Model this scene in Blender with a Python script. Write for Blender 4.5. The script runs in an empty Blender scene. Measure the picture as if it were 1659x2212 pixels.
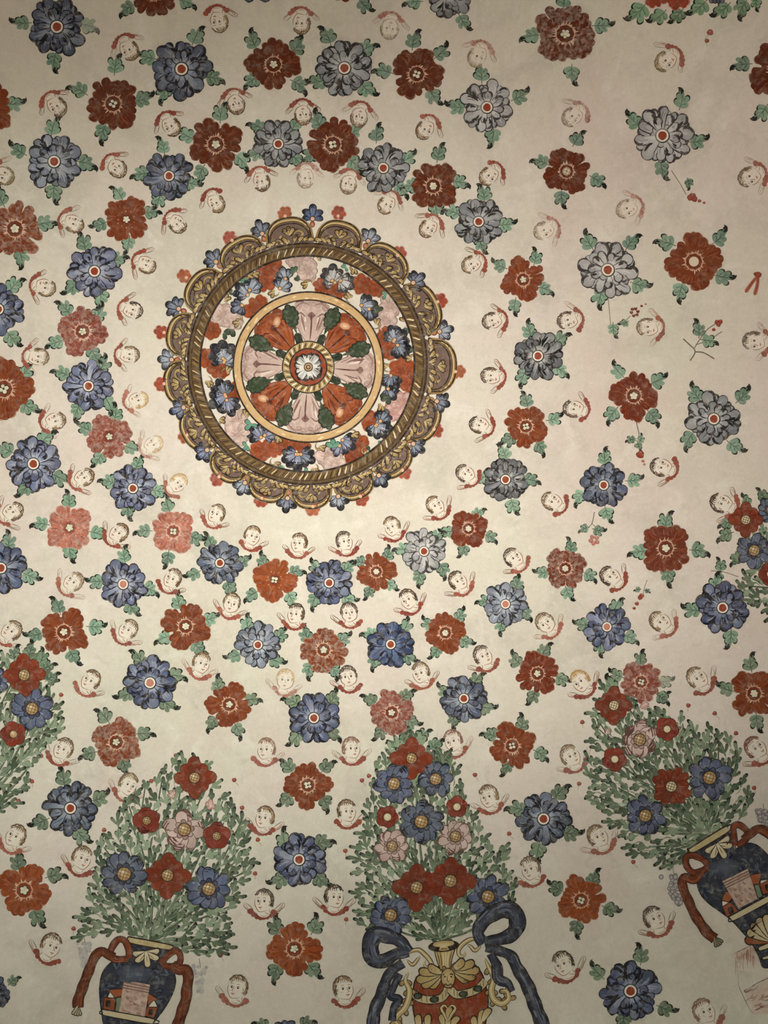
import bpy, math, random
import numpy as np
from mathutils import Vector, Matrix
from mathutils.geometry import tessellate_polygon

scene = bpy.context.scene
COL = scene.collection
W, H = 1659, 2212
F_PX = 1660.0
PI = math.pi

# ------------------------------------------------------------------ camera
CAM = np.array([0.0, 0.0, 1.6])
DOME_C = np.array([0.0, 0.0, 1.0])
DOME_R = 6.0
APEX = (668.0, 780.0)                       # where the crown of the vault appears
_a = np.array([(APEX[0] - W / 2) / F_PX, -(APEX[1] - H / 2) / F_PX, 1.0])
_a /= np.linalg.norm(_a)
cam_r = np.array([math.sqrt(1 - _a[0] ** 2), 0, _a[0]])
_ux = -_a[1] * _a[0] / cam_r[0]
cam_u = np.array([_ux, -math.sqrt(1 - _ux ** 2 - _a[1] ** 2), _a[1]])
cam_f = np.cross(cam_u, cam_r)
cd = bpy.data.cameras.new('camera')
cam = bpy.data.objects.new('camera', cd)
COL.objects.link(cam)
cd.sensor_fit = 'VERTICAL'
cd.sensor_height = 24.0
cd.lens = F_PX / H * 24.0
cd.clip_start = 0.05
M = Matrix(((cam_r[0], cam_u[0], -cam_f[0], CAM[0]),
            (cam_r[1], cam_u[1], -cam_f[1], CAM[1]),
            (cam_r[2], cam_u[2], -cam_f[2], CAM[2]),
            (0, 0, 0, 1)))
cam.matrix_world = M
scene.camera = cam

# ------------------------------------------------------------------ light
scene.view_settings.view_transform = 'Standard'
scene.view_settings.look = 'None'
scene.view_settings.exposure = 0.0
scene.view_settings.gamma = 1.0
scene.view_settings.use_curve_mapping = False
world = bpy.data.worlds.new('world')
scene.world = world
world.use_nodes = True
world.node_tree.nodes['Background'].inputs[0].default_value = (1.0, 0.92, 0.82, 1)
world.node_tree.nodes['Background'].inputs[1].default_value = 0.0


def on_dome(px, py, h=0.0):
    """pixel(s) of the photograph -> point(s) on the vault, h metres in front of the plaster"""
    px = np.asarray(px, float); py = np.asarray(py, float); h = np.asarray(h, float)
    d = (cam_r[None, :] * ((px - W / 2) / F_PX)[:, None]
         - cam_u[None, :] * ((py - H / 2) / F_PX)[:, None] + cam_f[None, :])
    d /= np.linalg.norm(d, axis=1)[:, None]
    oc = CAM - DOME_C
    b = d @ oc
    c = oc @ oc - (DOME_R - h) ** 2
    t = -b + np.sqrt(b * b - c)
    return CAM[None, :] + d * t[:, None]


def spot(name, loc, px, py, watts, angle, blend, colour, radius=0.25):
    l = bpy.data.lights.new(name, 'SPOT')
    l.energy = watts; l.spot_size = math.radians(angle); l.spot_blend = blend
    l.color = colour; l.shadow_soft_size = radius
    o = bpy.data.objects.new(name, l)
    COL.objects.link(o)
    tgt = Vector(on_dome([px], [py])[0])
    o.location = loc
    o.rotation_euler = (tgt - Vector(loc)).to_track_quat('-Z', 'Y').to_euler()
    return o


spot('added_uplight_main', (0.1, -0.3, 1.3), 600, 1090, 500, 66, 1.0, (0.97, 0.985, 1.0))  # assumed unseen lamp, added to brighten the plaster around the centre-left
spot('added_uplight_right', (0.9, 0.1, 1.2), 1240, 880, 340, 66, 1.0, (1.0, 0.94, 0.97))  # unseen pinkish spot added to lift the right side
spot('added_uplight_left', (-1.2, -0.6, 1.1), 160, 1160, 350, 62, 1.0, (0.94, 1.0, 0.98))  # unseen greenish spot added to lift the left side
spot('added_fill_far', (0.3, 0.4, 1.2), 740, 200, 570, 112, 1.0, (1.0, 0.94, 0.86))  # broad warm fill, added for the general level of the upper part
spot('added_fill_near', (0.0, 0.6, 1.2), 700, 1880, 560, 110, 1.0, (0.95, 1.0, 0.95))  # broad greenish fill, added for the general level of the lower part


# ------------------------------------------------------------------ materials
def lin(c):
    out = []
    for v in c[:3]:
        v = max(0.0, min(255.0, v)) / 255.0
        out.append(v / 12.92 if v <= 0.04045 else ((v + 0.055) / 1.055) ** 2.4)
    return out


PLASTER = (207, 197, 178)


def new_mat(name):
    m = bpy.data.materials.new(name)
    m.use_nodes = True
    nt = m.node_tree
    b = nt.nodes['Principled BSDF']
    b.inputs['Roughness'].default_value = 0.92
    b.inputs['Specular IOR Level'].default_value = 0.1
    return m, nt, b


def noise(nt, co, scale, detail=3.0, rough=0.55, dist=0.0):
    n = nt.nodes.new('ShaderNodeTexNoise')
    n.inputs['Scale'].default_value = scale
    n.inputs['Detail'].default_value = detail
    n.inputs['Roughness'].default_value = rough
    n.inputs['Distortion'].default_value = dist
    nt.links.new(co, n.inputs['Vector'])
    return n.outputs['Fac']


def ramp(nt, fac, a, b):
    r = nt.nodes.new('ShaderNodeMapRange')
    r.inputs['From Min'].default_value = a
    r.inputs['From Max'].default_value = b
    nt.links.new(fac, r.inputs['Value'])
    return r.outputs['Result']


def mixc(nt, fac, a, b, mode='MIX'):
    m = nt.nodes.new('ShaderNodeMix')
    m.data_type = 'RGBA'; m.blend_type = mode
    for sock, v in ((m.inputs[0], fac), (m.inputs[6], a), (m.inputs[7], b)):
        if hasattr(v, 'links') or hasattr(v, 'is_linked'):
            nt.links.new(v, sock)
        elif isinstance(v, (int, float)):
            sock.default_value = v
        else:
            sock.default_value = (*lin(v), 1)
    return m.outputs[2]


def scaled(nt, fac, k):
    m = nt.nodes.new('ShaderNodeMath'); m.operation = 'MULTIPLY'
    nt.links.new(fac, m.inputs[0]); m.inputs[1].default_value = k
    return m.outputs[0]


def plaster_material():
    m, nt, b = new_mat('limewashed_plaster')
    g = nt.nodes.new('ShaderNodeNewGeometry').outputs['Position']
    big = ramp(nt, noise(nt, g, 0.55, 3, 0.6), 0.35, 0.68)
    c = mixc(nt, big, (208, 193, 178), (201, 195, 172))
    mid = ramp(nt, noise(nt, g, 2.0, 5, 0.66, 0.5), 0.50, 0.74)
    c = mixc(nt, scaled(nt, mid, 0.75), c, (178, 170, 152))
    pink = ramp(nt, noise(nt, g, 1.3, 3, 0.6, 0.2), 0.52, 0.74)
    c = mixc(nt, scaled(nt, pink, 0.5), c, (204, 181, 168))
    pale = ramp(nt, noise(nt, g, 4.5, 5, 0.68, 0.6), 0.53, 0.76)
    c = mixc(nt, scaled(nt, pale, 0.65), c, (222, 214, 197))
    smudge = ramp(nt, noise(nt, g, 7.5, 5, 0.7, 0.8), 0.58, 0.82)
    c = mixc(nt, scaled(nt, smudge, 0.5), c, (166, 158, 142))
    fine = ramp(nt, noise(nt, g, 24, 5, 0.72), 0.52, 0.8)
    c = mixc(nt, scaled(nt, fine, 0.38), c, (170, 160, 140))
    fleck = ramp(nt, noise(nt, g, 38, 4, 0.65), 0.50, 0.74)
    c = mixc(nt, scaled(nt, fleck, 0.30), c, (226, 218, 202))
    grain = ramp(nt, noise(nt, g, 130, 2, 0.6), 0.3, 0.7)
    c = mixc(nt, scaled(nt, grain, 0.14), c, (150, 140, 122))
    nt.links.new(c, b.inputs['Base Color'])
    bu = nt.nodes.new('ShaderNodeBump')
    bu.inputs['Strength'].default_value = 0.12
    bu.inputs['Distance'].default_value = 0.01
    nt.links.new(noise(nt, g, 14, 5, 0.6), bu.inputs['Height'])
    nt.links.new(bu.outputs['Normal'], b.inputs['Normal'])
    return m


def pigment(name, wear, lo=0.5, hi=0.72, scale=26):
    """hand-laid pigment: stroke colour from the mesh, rubbed through to the plaster in patches"""
    m, nt, b = new_mat(name)
    at = nt.nodes.new('ShaderNodeAttribute'); at.attribute_name = 'pigment'
    g = nt.nodes.new('ShaderNodeNewGeometry').outputs['Position']
    v = ramp(nt, noise(nt, g, 17, 3, 0.6), 0.3, 0.75)
    c = mixc(nt, scaled(nt, v, 0.16), at.outputs['Color'], (128, 112, 94), 'MIX')
    w = ramp(nt, noise(nt, g, scale, 5, 0.68, 0.6), lo, hi)
    c = mixc(nt, scaled(nt, w, wear), c, PLASTER)
    nt.links.new(c, b.inputs['Base Color'])
    return m


MAT = {
    'red': pigment('red_ochre_pigment', 0.16),
    'redworn': pigment('worn_red_pigment', 0.42, 0.44, 0.7, 40),
    'blue': pigment('blue_pigment', 0.22),
    'green': pigment('green_earth_pigment', 0.2),
    'brown': pigment('umber_pigment', 0.22),
    'faint': pigment('rubbed_umber_pigment', 0.6, 0.42, 0.68),
    'gold': pigment('yellow_ochre_pigment', 0.16),
}


# ------------------------------------------------------------------ drawing kit
def jit(c, a, rng):
    k = 1 + rng.uniform(-a, a)
    return tuple(max(0, min(255, v * k + rng.uniform(-a, a) * 18)) for v in c)


def mix(a, b, t):
    return tuple(a[i] * (1 - t) + b[i] * t for i in range(3))


def smooth(pts, step=4.0, closed=False):
    """Catmull-Rom resampling of a hand-placed line"""
    n = len(pts)
    if n < 3 and not closed:
        (x0, y0), (x1, y1) = pts[0], pts[-1]
        k = max(2, int(math.hypot(x1 - x0, y1 - y0) / step))
        return [(x0 + (x1 - x0) * i / k, y0 + (y1 - y0) * i / k) for i in range(k + 1)]
    out = []
    segs = n if closed else n - 1
    for i in range(segs):
        if closed:
            p0, p1, p2, p3 = pts[i - 1], pts[i], pts[(i + 1) % n], pts[(i + 2) % n]
        else:
            p1, p2 = pts[i], pts[i + 1]
            p0 = pts[i - 1] if i else (2 * p1[0] - p2[0], 2 * p1[1] - p2[1])
            p3 = pts[i + 2] if i + 2 < n else (2 * p2[0] - p1[0], 2 * p2[1] - p1[1])
        k = max(2, int(math.hypot(p2[0] - p1[0], p2[1] - p1[1]) / step))
        for j in range(k):
            t = j / k
            t2, t3 = t * t, t * t * t
            out.append(tuple(0.5 * (2 * p1[q] + (p2[q] - p0[q]) * t + (2 * p0[q] - 5 * p1[q] + 4 * p2[q] - p3[q]) * t2
                                    + (3 * p1[q] - p0[q] - 3 * p2[q] + p3[q]) * t3) for q in (0, 1)))
    if not closed:
        out.append(tuple(pts[-1]))
    return out


class Paint:
    """one painted part: brush marks laid one over the other, a hair's breadth apart, on the vault"""
    EPS = 0.00003

    def __init__(s, base=0.0012, T=None):
        s.V = []; s.F = []; s.C = []; s.h = base; s.T = T

    def add(s, pts, faces, cols):
        o = len(s.V)
        T = s.T
        if T:
            pts = [(T[0] * x + T[1] * y + T[2], T[3] * x + T[4] * y + T[5]) for x, y in pts]
        s.V += [(x, y, s.h) for x, y in pts]
        s.F += [tuple(i + o for i in f) for f in faces]
        s.C += cols
        s.h += s.EPS

    def fan(s, cx, cy, rim, ccol, rcol):
        n = len(rim)
        s.add([(cx, cy)] + rim, [(0, i + 1, (i + 1) % n + 1) for i in range(n)], [ccol] + [rcol] * n)

    def blob(s, x, y, rx, ry=None, ang=0.0, col=(0, 0, 0), edge=None, wob=0.0, rng=random, n=None):
        ry = rx if ry is None else ry
        n = n or (8 if max(rx, ry) < 2.5 else 14 if max(rx, ry) < 14 else 22)
        ca, sa = math.cos(ang), math.sin(ang)
        rim = []
        ph = rng.uniform(0, 6)
        for i in range(n):
            t = 2 * PI * i / n
            k = 1 + wob * math.sin(3 * t + ph) + wob * 0.6 * math.sin(5 * t + 2 * ph)
            u, v = rx * k * math.cos(t), ry * k * math.sin(t)
            rim.append((x + u * ca - v * sa, y + u * sa + v * ca))
        s.fan(x, y, rim, col, edge or col)

    def lobe(s, x, y, ang, ln, wd, col, edge=None, root=0.25, bend=0.0):
        """petal from its foot at x,y: narrow foot, round tip"""
        ca, sa = math.cos(ang), math.sin(ang)
        tb = max(0.35, 1 - 0.55 * wd / max(ln, 0.1))
        ts = [0, tb * .33, tb * .66, tb] + [tb + (1 - tb) * math.sin(k * PI / 8) for k in (1, 2, 3, 4)]
        pts, cols = [], []
        for t in ts:
            if t <= tb:
                w = wd * 0.5 * (root + (1 - root) * math.sin(PI / 2 * t / tb) ** .85)
            else:
                w = wd * 0.5 * math.sqrt(max(0.0, 1 - ((t - tb) / (1 - tb)) ** 2))
            u, off = ln * t, bend * wd * t * t
            pts += [(x + u * ca - (w + off) * sa, y + u * sa + (w + off) * ca), (x + u * ca - (off - w) * sa, y + u * sa + (off - w) * ca)]
            c = mix(col, edge, t) if edge else col
            cols += [c, c]
        s.add(pts, [(2 * i, 2 * i + 1, 2 * i + 3, 2 * i + 2) for i in range(len(ts) - 1)], cols)

    def stroke(s, pts, w, col, col2=None, taper='both', step=3.5, raw=False):
        p = pts if raw else smooth(pts, step)
        n = len(p)
        out, fc, cols = [], [], []
        for i in range(n):
            t = i / (n - 1)
            a = p[max(0, i - 1)]; b = p[min(n - 1, i + 1)]
            dx, dy = b[0] - a[0], b[1] - a[1]
            l = math.hypot(dx, dy) or 1
            ww = w[0] + (w[1] - w[0]) * t if isinstance(w, tuple) else w
            if taper == 'both':
                ww *= 0.15 + 0.85 * math.sin(PI * t) ** 0.6
            elif taper == 'end':
                ww *= max(0.08, (1 - t) ** 0.7)
            elif taper == 'start':
                ww *= max(0.08, t ** 0.7)
            elif taper == 'round':
                e = min(t, 1 - t) * (n - 1) * step / max(0.5, ww)
                ww *= math.sqrt(max(0.05, 1 - max(0, 1 - 2 * e) ** 2))
            nx, ny = -dy / l * ww / 2, dx / l * ww / 2
            out += [(p[i][0] + nx, p[i][1] + ny), (p[i][0] - nx, p[i][1] - ny)]
            c = mix(col, col2, t) if col2 else col
            cols += [c, c]
        for i in range(n - 1):
            fc.append((2 * i, 2 * i + 1, 2 * i + 3, 2 * i + 2))
        s.add(out, fc, cols)

    def poly(s, pts, col, sm=True, thr=13.0, shade=None):
        p = smooth(pts, 5, True) if sm else pts
        tris = tessellate_polygon([[Vector((x, y, 0)) for x, y in p]])
        V = list(p); idx = {}
        stack = [tuple(t) for t in tris]; done = []
        while stack:
            t = stack.pop()
            best, bi = 0, 0
            for k in range(3):
                a, b = V[t[k]], V[t[(k + 1) % 3]]
                d = math.hypot(a[0] - b[0], a[1] - b[1])
                if d > best:
                    best, bi = d, k
            if best <= thr:
                done.append(t); continue
            i, j, k = t[bi], t[(bi + 1) % 3], t[(bi + 2) % 3]
            key = (min(i, j), max(i, j))
            if key not in idx:
                idx[key] = len(V)
                V.append(((V[i][0] + V[j][0]) / 2, (V[i][1] + V[j][1]) / 2))
            m = idx[key]
            stack += [(i, m, k), (m, j, k)]
        cols = [shade(x, y) if shade else col for x, y in V]
        s.add(V, done, cols)

    def ring(s, cx, cy, r0, r1, col, n=96, col1=None, ax=1.0, ay=1.0):
        pts, fc, cols = [], [], []
        for i in range(n):
            t = 2 * PI * i / n
            for r, c in ((r0, col), (r1, col1 or col)):
                pts.append((cx + ax * r * math.cos(t), cy + ay * r * math.sin(t))); cols.append(c)
        for i in range(n):
            j = (i + 1) % n
            fc.append((2 * i, 2 * i + 1, 2 * j + 1, 2 * j))
        s.add(pts, fc, cols)

    def disc(s, cx, cy, r, col, n=48, ax=1.0, ay=1.0, step=11.0):
        k = max(1, int(math.ceil(r / step)))
        pts = [(cx, cy)]; fc = []
        for q in range(1, k + 1):
            for i in range(n):
                t = 2 * PI * i / n
                pts.append((cx + ax * r * q / k * math.cos(t), cy + ay * r * q / k * math.sin(t)))
        for i in range(n):
            fc.append((0, 1 + i, 1 + (i + 1) % n))
        for q in range(1, k):
            a, b = 1 + (q - 1) * n, 1 + q * n
            for i in range(n):
                j = (i + 1) % n
                fc.append((a + i, b + i, b + j, a + j))
        s.add(pts, fc, [col] * len(pts))

    def build(s, name, mat, parent=None):
        if not s.V:
            return None
        v = np.array(s.V)
        w = on_dome(v[:, 0], v[:, 1], v[:, 2])
        org = np.array(parent.matrix_world.translation if parent is None else ROOTLOC[parent.name]) if parent is not None \
            else on_dome([v[:, 0].mean()], [v[:, 1].mean()])[0]
        if parent is not None and parent.name not in ROOTLOC:
            org = np.zeros(3)
        w = w - org
        me = bpy.data.meshes.new(name)
        me.from_pydata(w.tolist(), [], s.F)
        at = me.color_attributes.new('pigment', 'FLOAT_COLOR', 'POINT')
        c = np.clip(np.array(s.C, float), 0, 255) / 255.0
        c = np.where(c <= 0.04045, c / 12.92, ((c + 0.055) / 1.055) ** 2.4)
        lum = c @ np.array([.25, .65, .10])
        c = c * (0.66 + 0.34 * np.minimum(1.0, lum / 0.5) ** .8)[:, None]
        c = np.concatenate([c, np.ones((len(c), 1))], 1).astype(np.float32)
        at.data.foreach_set('color', c.ravel())
        me.materials.append(MAT[mat])
        me.update()
        o = bpy.data.objects.new(name, me)
        COL.objects.link(o)
        if parent is not None:
            o.parent = parent
            ROOTLOC[o.name] = ROOTLOC[parent.name]
        else:
            o.location = org.tolist()
            ROOTLOC[o.name] = org
        return o


ROOTLOC = {}


def thing(name, x, y, label, cat, group=None):
    o = bpy.data.objects.new(name, None)
    COL.objects.link(o)
    p = on_dome([x], [y])[0]
    o.location = p.tolist()
    o.empty_display_size = 0.05
    ROOTLOC[o.name] = p
    tag(o, label, cat, group)
    return o


def tag(o, label, cat, group=None):
    o['label'] = label; o['category'] = cat
    if group:
        o['group'] = group
    return o


# ------------------------------------------------------------------ the vault and the room under it
def structure(name, verts, faces, mat, smooth_shade=True):
    me = bpy.data.meshes.new(name)
    me.from_pydata(verts, [], faces)
    me.materials.append(mat)
    if smooth_shade:
        me.polygons.foreach_set('use_smooth', [True] * len(me.polygons))
    me.update()
    o = bpy.data.objects.new(name, me)
    COL.objects.link(o)
    o['kind'] = 'structure'
    return o


plaster = plaster_material()
NA, NP, PMAX = 384, 150, math.radians(66)
vs = [(0, 0, DOME_C[2] + DOME_R)]; fs = []
for j in range(1, NP + 1):
    p = PMAX * j / NP
    for i in range(NA):
        t = 2 * PI * i / NA
        vs.append((DOME_R * math.sin(p) * math.cos(t), DOME_R * math.sin(p) * math.sin(t), DOME_C[2] + DOME_R * math.cos(p)))
for i in range(NA):
    fs.append((0, 1 + i, 1 + (i + 1) % NA))
for j in range(NP - 1):
    a, b = 1 + j * NA, 1 + (j + 1) * NA
    for i in range(NA):
        k = (i + 1) % NA
        fs.append((a + i, b + i, b + k, a + k))
structure('ceiling', vs, fs, plaster)
rw = DOME_R * math.sin(PMAX); zw = DOME_C[2] + DOME_R * math.cos(PMAX)
vs, fs = [], []
for i in range(96):
    t = 2 * PI * i / 96
    vs += [(rw * math.cos(t), rw * math.sin(t), 0), (rw * math.cos(t), rw * math.sin(t), zw)]
for i in range(96):
    k = (i + 1) % 96
    fs.append((2 * i, 2 * k, 2 * k + 1, 2 * i + 1))
structure('wall_round', vs, fs, plaster)
fm, fnt, fb = new_mat('stone_floor')
fg = fnt.nodes.new('ShaderNodeNewGeometry').outputs['Position']
fnt.links.new(mixc(fnt, noise(fnt, fg, 3, 4), (70, 58, 46), (104, 90, 74)), fb.inputs['Base Color'])
structure('floor', [(rw * math.cos(2 * PI * i / 96), rw * math.sin(2 * PI * i / 96), 0) for i in range(96)], [tuple(range(96))], fm, False)

# ------------------------------------------------------------------ labels: which one of its kind
ORD = ['nearest', 'second', 'third', 'fourth', 'fifth', 'sixth', 'seventh', 'eighth', 'ninth', 'tenth', 'eleventh', 'twelfth']
HN = ['twelve', 'one', 'two', 'three', 'four', 'five', 'six', 'seven', 'eight', 'nine', 'ten', 'eleven']
HOURS = []
for _h in HN:
    HOURS += [_h + " o'clock", 'half past ' + _h]


def polar(x, y):
    dx, dy = x - APEX[0], y - APEX[1]
    return math.hypot(dx, dy), math.degrees(math.atan2(dx, -dy)) % 360


def places(items):
    """items: (key, x, y, kindword) -> {key: 'second red flower out from the medallion toward four o'clock'}"""
    b = {}
    for key, x, y, kw in items:
        r, a = polar(x, y)
        b.setdefault((int(round(a / 15)) % 24, kw), []).append((r, key))
    out = {}
    for (h, kw), l in b.items():
        l.sort()
        for i, (r, key) in enumerate(l):
            if len(l) == 1:
                out[key] = 'only %s out from medallion toward %s' % (kw, HOURS[h])
            else:
                out[key] = '%s %s out from medallion toward %s' % (ORD[i] if i < len(l) - 1 or i == 0 else 'farthest', kw, HOURS[h])
    return out


# ------------------------------------------------------------------ leaves
LEAF = (122, 146, 120); LEAF_D = (24, 31, 26); LEAF_L = (160, 180, 154)


def draw_leaf(parent, x, y, ang, L, rng, tone=LEAF, dark=LEAF_D, faint=0.0):
    P = Paint(0.0012)
    g = mix(jit(tone, 0.1, rng), PLASTER, faint); dk = mix(dark, PLASTER, faint)
    ca, sa = math.cos(ang), math.sin(ang)
    side = rng.choice((-1, 1))
    curl = rng.uniform(0.15, 0.5) * side
    wide = rng.uniform(.82, 1.08)

    def at(u, v):
        v2 = v * wide + curl * max(0, u + .2) ** 2 * 0.8
        return (x + L * (u * ca - v2 * sa), y + L * (u * sa + v2 * ca))

    def lb(u, v, da, ln, wd, c, e=None, bd=0.0):
        P.lobe(*at(u, v), ang + da + curl * .5 * (u + .4), ln * L, wd * L, c, e, bend=bd)
    P.stroke([at(-0.5, 0), at(-0.3, 0.0)], 1.4, dk, taper='none')
    # lobes: two to the left, two to the right, one curled tip; the dark side carries the outline
    lob = [(-.34, .03, .98, .44, .25), (-.12, .04, .66, .46, .25)]
    for sd in (-side, side):
        for u, v, da, ln, wd in lob:
            l2 = ln * rng.uniform(.85, 1.12)
            if sd == side or rng.random() < .45:
                lb(u + .02, v * sd, da * sd, l2 + .06, wd + .05, dk, bd=-.25 * sd)
            lb(u, v * sd, da * sd, l2, wd, mix(g, LEAF_L, .15 * (1 - faint)), jit(g, .07, rng), bd=-.25 * sd)
    lb(.06, 0.0, curl * .6, .60, .27, dk, bd=.3 * side)
    lb(-.34, 0, 0, .62, .26, g)
    lb(.02, 0, curl * .5, .50, .24, mix(g, LEAF_L, .2 * (1 - faint)), mix(g, dk, .15), bd=.2 * side)
    t0 = at(.44, .03 * side)
    ta = ang + curl * 1.6
    P.stroke([at(.30, .09 * side), t0, (t0[0] + L * .16 * math.cos(ta), t0[1] + L * .16 * math.sin(ta)), (t0[0] + L * .3 * math.cos(ta + side * .5), t0[1] + L * .3 * math.sin(ta + side * .5))],
             L * rng.uniform(.12, .17), dk, taper='both')
    # veins and light dabs
    P.stroke([at(-.40, 0), at(-.05, 0.01 * side), at(.34, 0.0)], 1.3, mix(dk, g, .3))
    for sd in (-1, 1):
        if rng.random() < .8:
            P.stroke([at(-.24, .02 * sd), at(-.12, .14 * sd), at(-.10, .26 * sd)], 1.3, mix(dk, g, .25))
            P.stroke([at(-.02, .02 * sd), at(.12, .13 * sd), at(.15, .22 * sd)], 1.2, mix(dk, g, .35))
        P.stroke([at(-.14, .05 * sd), at(.02, .16 * sd)], L * .05, mix(g, LEAF_L, .6 * (1 - faint)))
    return P.build('leaf', 'green', parent)


def lobe_angles(x, y, leaves):
    """petal clusters sit between the leaves"""
    la = sorted(math.atan2(b - y, a - x) % (2 * PI) for a, b in leaves)
    if not la:
        return [PI / 4 + i * PI / 2 for i in range(4)]
    out = []
    n = len(la)
    for i in range(n):
        a, b = la[i], la[(i + 1) % n] + (2 * PI if i == n - 1 else 0)
        gap = b - a
        k = max(1, int(round(gap / (PI / 2))))
        for q in range(k):
            out.append(a + gap * (q + 0.5) / k)
    return out


# ------------------------------------------------------------------ red flowers
REDS = {
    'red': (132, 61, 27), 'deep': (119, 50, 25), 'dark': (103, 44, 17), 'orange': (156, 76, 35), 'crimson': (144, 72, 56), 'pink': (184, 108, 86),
}


def red_flower(parent, x, y, R, lobes, rng, tone, pale_ring=True, eye='seeds', wear=False):
    base = REDS[tone]
    mat = 'redworn' if wear or tone in ('pink', 'crimson') else 'red'
    P = Paint(0.0030)
    k = len(lobes)
    halo = mix(base, PLASTER, 0.45)
    marks = []
    for i, a in enumerate(lobes):
        b = lobes[(i + 1) % k] + (2 * PI if i == k - 1 else 0)
        g = b - a
        if rng.random() < .7:
            marks.append((0.5 * (a + b), rng.uniform(.62, .72), 0.15))
        marks.append((a + g * .34, rng.uniform(.66, .76), 0.15))
        marks.append((a + g * .66, rng.uniform(.66, .76), 0.15))
        q = rng.uniform(.19, .25)
        marks.append((a - q, rng.uniform(.78, .86), 0.175))
        marks.append((a + q, rng.uniform(.78, .86), 0.175))
        if rng.random() < .55:
            marks.append((a, rng.uniform(.82, .90), 0.17))
    rnd = [(a + rng.uniform(-.05, .05), r * rng.uniform(0.94, 1.05), s * rng.uniform(0.9, 1.15)) for a, r, s in marks]
    for a, r, s in rnd:                                  # thin rubbed edge of the wash
        if rng.random() < 0.55:
            P.blob(x + R * r * math.cos(a), y + R * r * math.sin(a), R * s * 1.16, R * s * 1.12, a, halo, wob=0.07, rng=rng)
    P.blob(x, y, R * 0.60, R * 0.60, 0, base, wob=0.03, rng=rng, n=30)
    for a, r, s in rnd:
        c = jit(base, 0.07, rng)
        e = mix(c, (96, 30, 20), rng.uniform(0.0, 0.35))
        P.lobe(x + R * 0.2 * math.cos(a), y + R * 0.2 * math.sin(a), a, R * (r + s - 0.2), R * s * 1.8, c, c, root=0.4)
        P.blob(x + R * r * math.cos(a), y + R * r * math.sin(a), R * s, R * s * 0.96, a, c, e, wob=0.05, rng=rng)
    for a, r, s in rnd:                                  # brush marks inside the petals
        for q in range(2):
            aa = a + rng.uniform(-.12, .12)
            c = mix(base, (206, 120, 84), rng.uniform(0.1, 0.35)) if rng.random() < 0.5 else mix(base, (98, 30, 20), rng.uniform(0.2, 0.5))
            r0, r1 = R * rng.uniform(.42, .6), R * (r + s * rng.uniform(0.1, 0.7))
            bx = rng.uniform(-.14, .14)
            P.stroke([(x + r0 * math.cos(aa), y + r0 * math.sin(aa)),
                      (x + 0.5 * (r0 + r1) * math.cos(aa + bx), y + 0.5 * (r0 + r1) * math.sin(aa + bx)),
                      (x + r1 * math.cos(aa), y + r1 * math.sin(aa))], R * rng.uniform(.03, .08), c)
        if rng.random() < 0.4:
            c = mix(base, (206, 130, 96), 0.3)
            t0 = rng.uniform(-.9, .3)
            pp = [(x + R * r * math.cos(a) + R * s * 0.75 * math.cos(a + t0 + q * .5), y + R * r * math.sin(a) + R * s * 0.75 * math.sin(a + t0 + q * .5)) for q in range(4)]
            P.stroke(pp, R * 0.035, c)
    o = P.build('petals', mat, parent)
    P = Paint(0.0066)
    peach = (216, 182, 154)
    if pale_ring:
        for i in range(26):
            a = 2 * PI * i / 26 + rng.uniform(-.1, .1)
            r0, r1 = R * rng.uniform(.26, .30), R * rng.uniform(.32, .46)
            P.stroke([(x + r0 * math.cos(a), y + r0 * math.sin(a)), (x + r1 * math.cos(a + .05), y + r1 * math.sin(a + .05))],
                     R * rng.uniform(.04, .10), mix(peach, base, rng.uniform(0, .4)), taper='end')
        P.ring(x, y, R * .27, R * .31, mix(peach, base, .25), 40)
    else:
        for i in range(12):
            a = 2 * PI * i / 12 + rng.uniform(-.2, .2)
            r0 = R * rng.uniform(.3, .42)
            P.blob(x + r0 * math.cos(a), y + r0 * math.sin(a), R * .04, R * .02, a, mix(peach, base, rng.uniform(.2, .6)), rng=rng)
    if pale_ring:
        P.build('petal_flecks', mat, parent)
        P = Paint(0.0078)
    n = 9
    for i in range(n):
        a = 2 * PI * i / n
        P.blob(x + R * .2 * math.cos(a), y + R * .2 * math.sin(a), R * .085, R * .075, a, jit(mix(base, (110, 34, 22), .35), .06, rng), rng=rng)
    P.disc(x, y, R * .22, mix(base, (112, 36, 24), .4), 24)
    heart = P.build('flower_heart', 'red', parent)
    P = Paint(0.0090)
    blk = (40, 36, 30); crm = (206, 196, 166)
    if eye == 'seeds':
        m = rng.choice((4, 5, 5, 6))
        a0 = rng.uniform(0, 6)
        sd = [(R * .095 * math.cos(a0 + 2 * PI * i / m), R * .095 * math.sin(a0 + 2 * PI * i / m), R * rng.uniform(.052, .07) * (1.12 if m == 4 else 1)) for i in range(m)]
        if m > 4:
            sd.append((0, 0, R * .05))
        for u, v, r in sd:
            P.blob(x + u, y + v, r + R * .022, r + R * .022, 0, blk, n=12)
        for u, v, r in sd:
            P.blob(x + u * 1.02, y + v * 1.02, r, r * rng.uniform(.85, 1), 0, jit(crm, .06, rng), n=12)
    elif eye == 'net':
        P.disc(x, y, R * .17, (196, 180, 150), 22)
        for q in range(3):
            for d in (0, 1):
                a = 0.4 + d * PI / 2
                off = (q - 1) * R * .1
                ux, uy = math.cos(a), math.sin(a)
                l = R * .14
                P.stroke([(x - uy * off - ux * l, y + ux * off - uy * l), (x - uy * off * 1.4, y + ux * off * 1.4), (x - uy * off + ux * l, y + ux * off + uy * l)], 1.2, (120, 92, 66))
    else:
        P.disc(x, y, R * .17, (206, 190, 160), 22)
    P.build('seeds', 'gold', parent)


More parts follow.
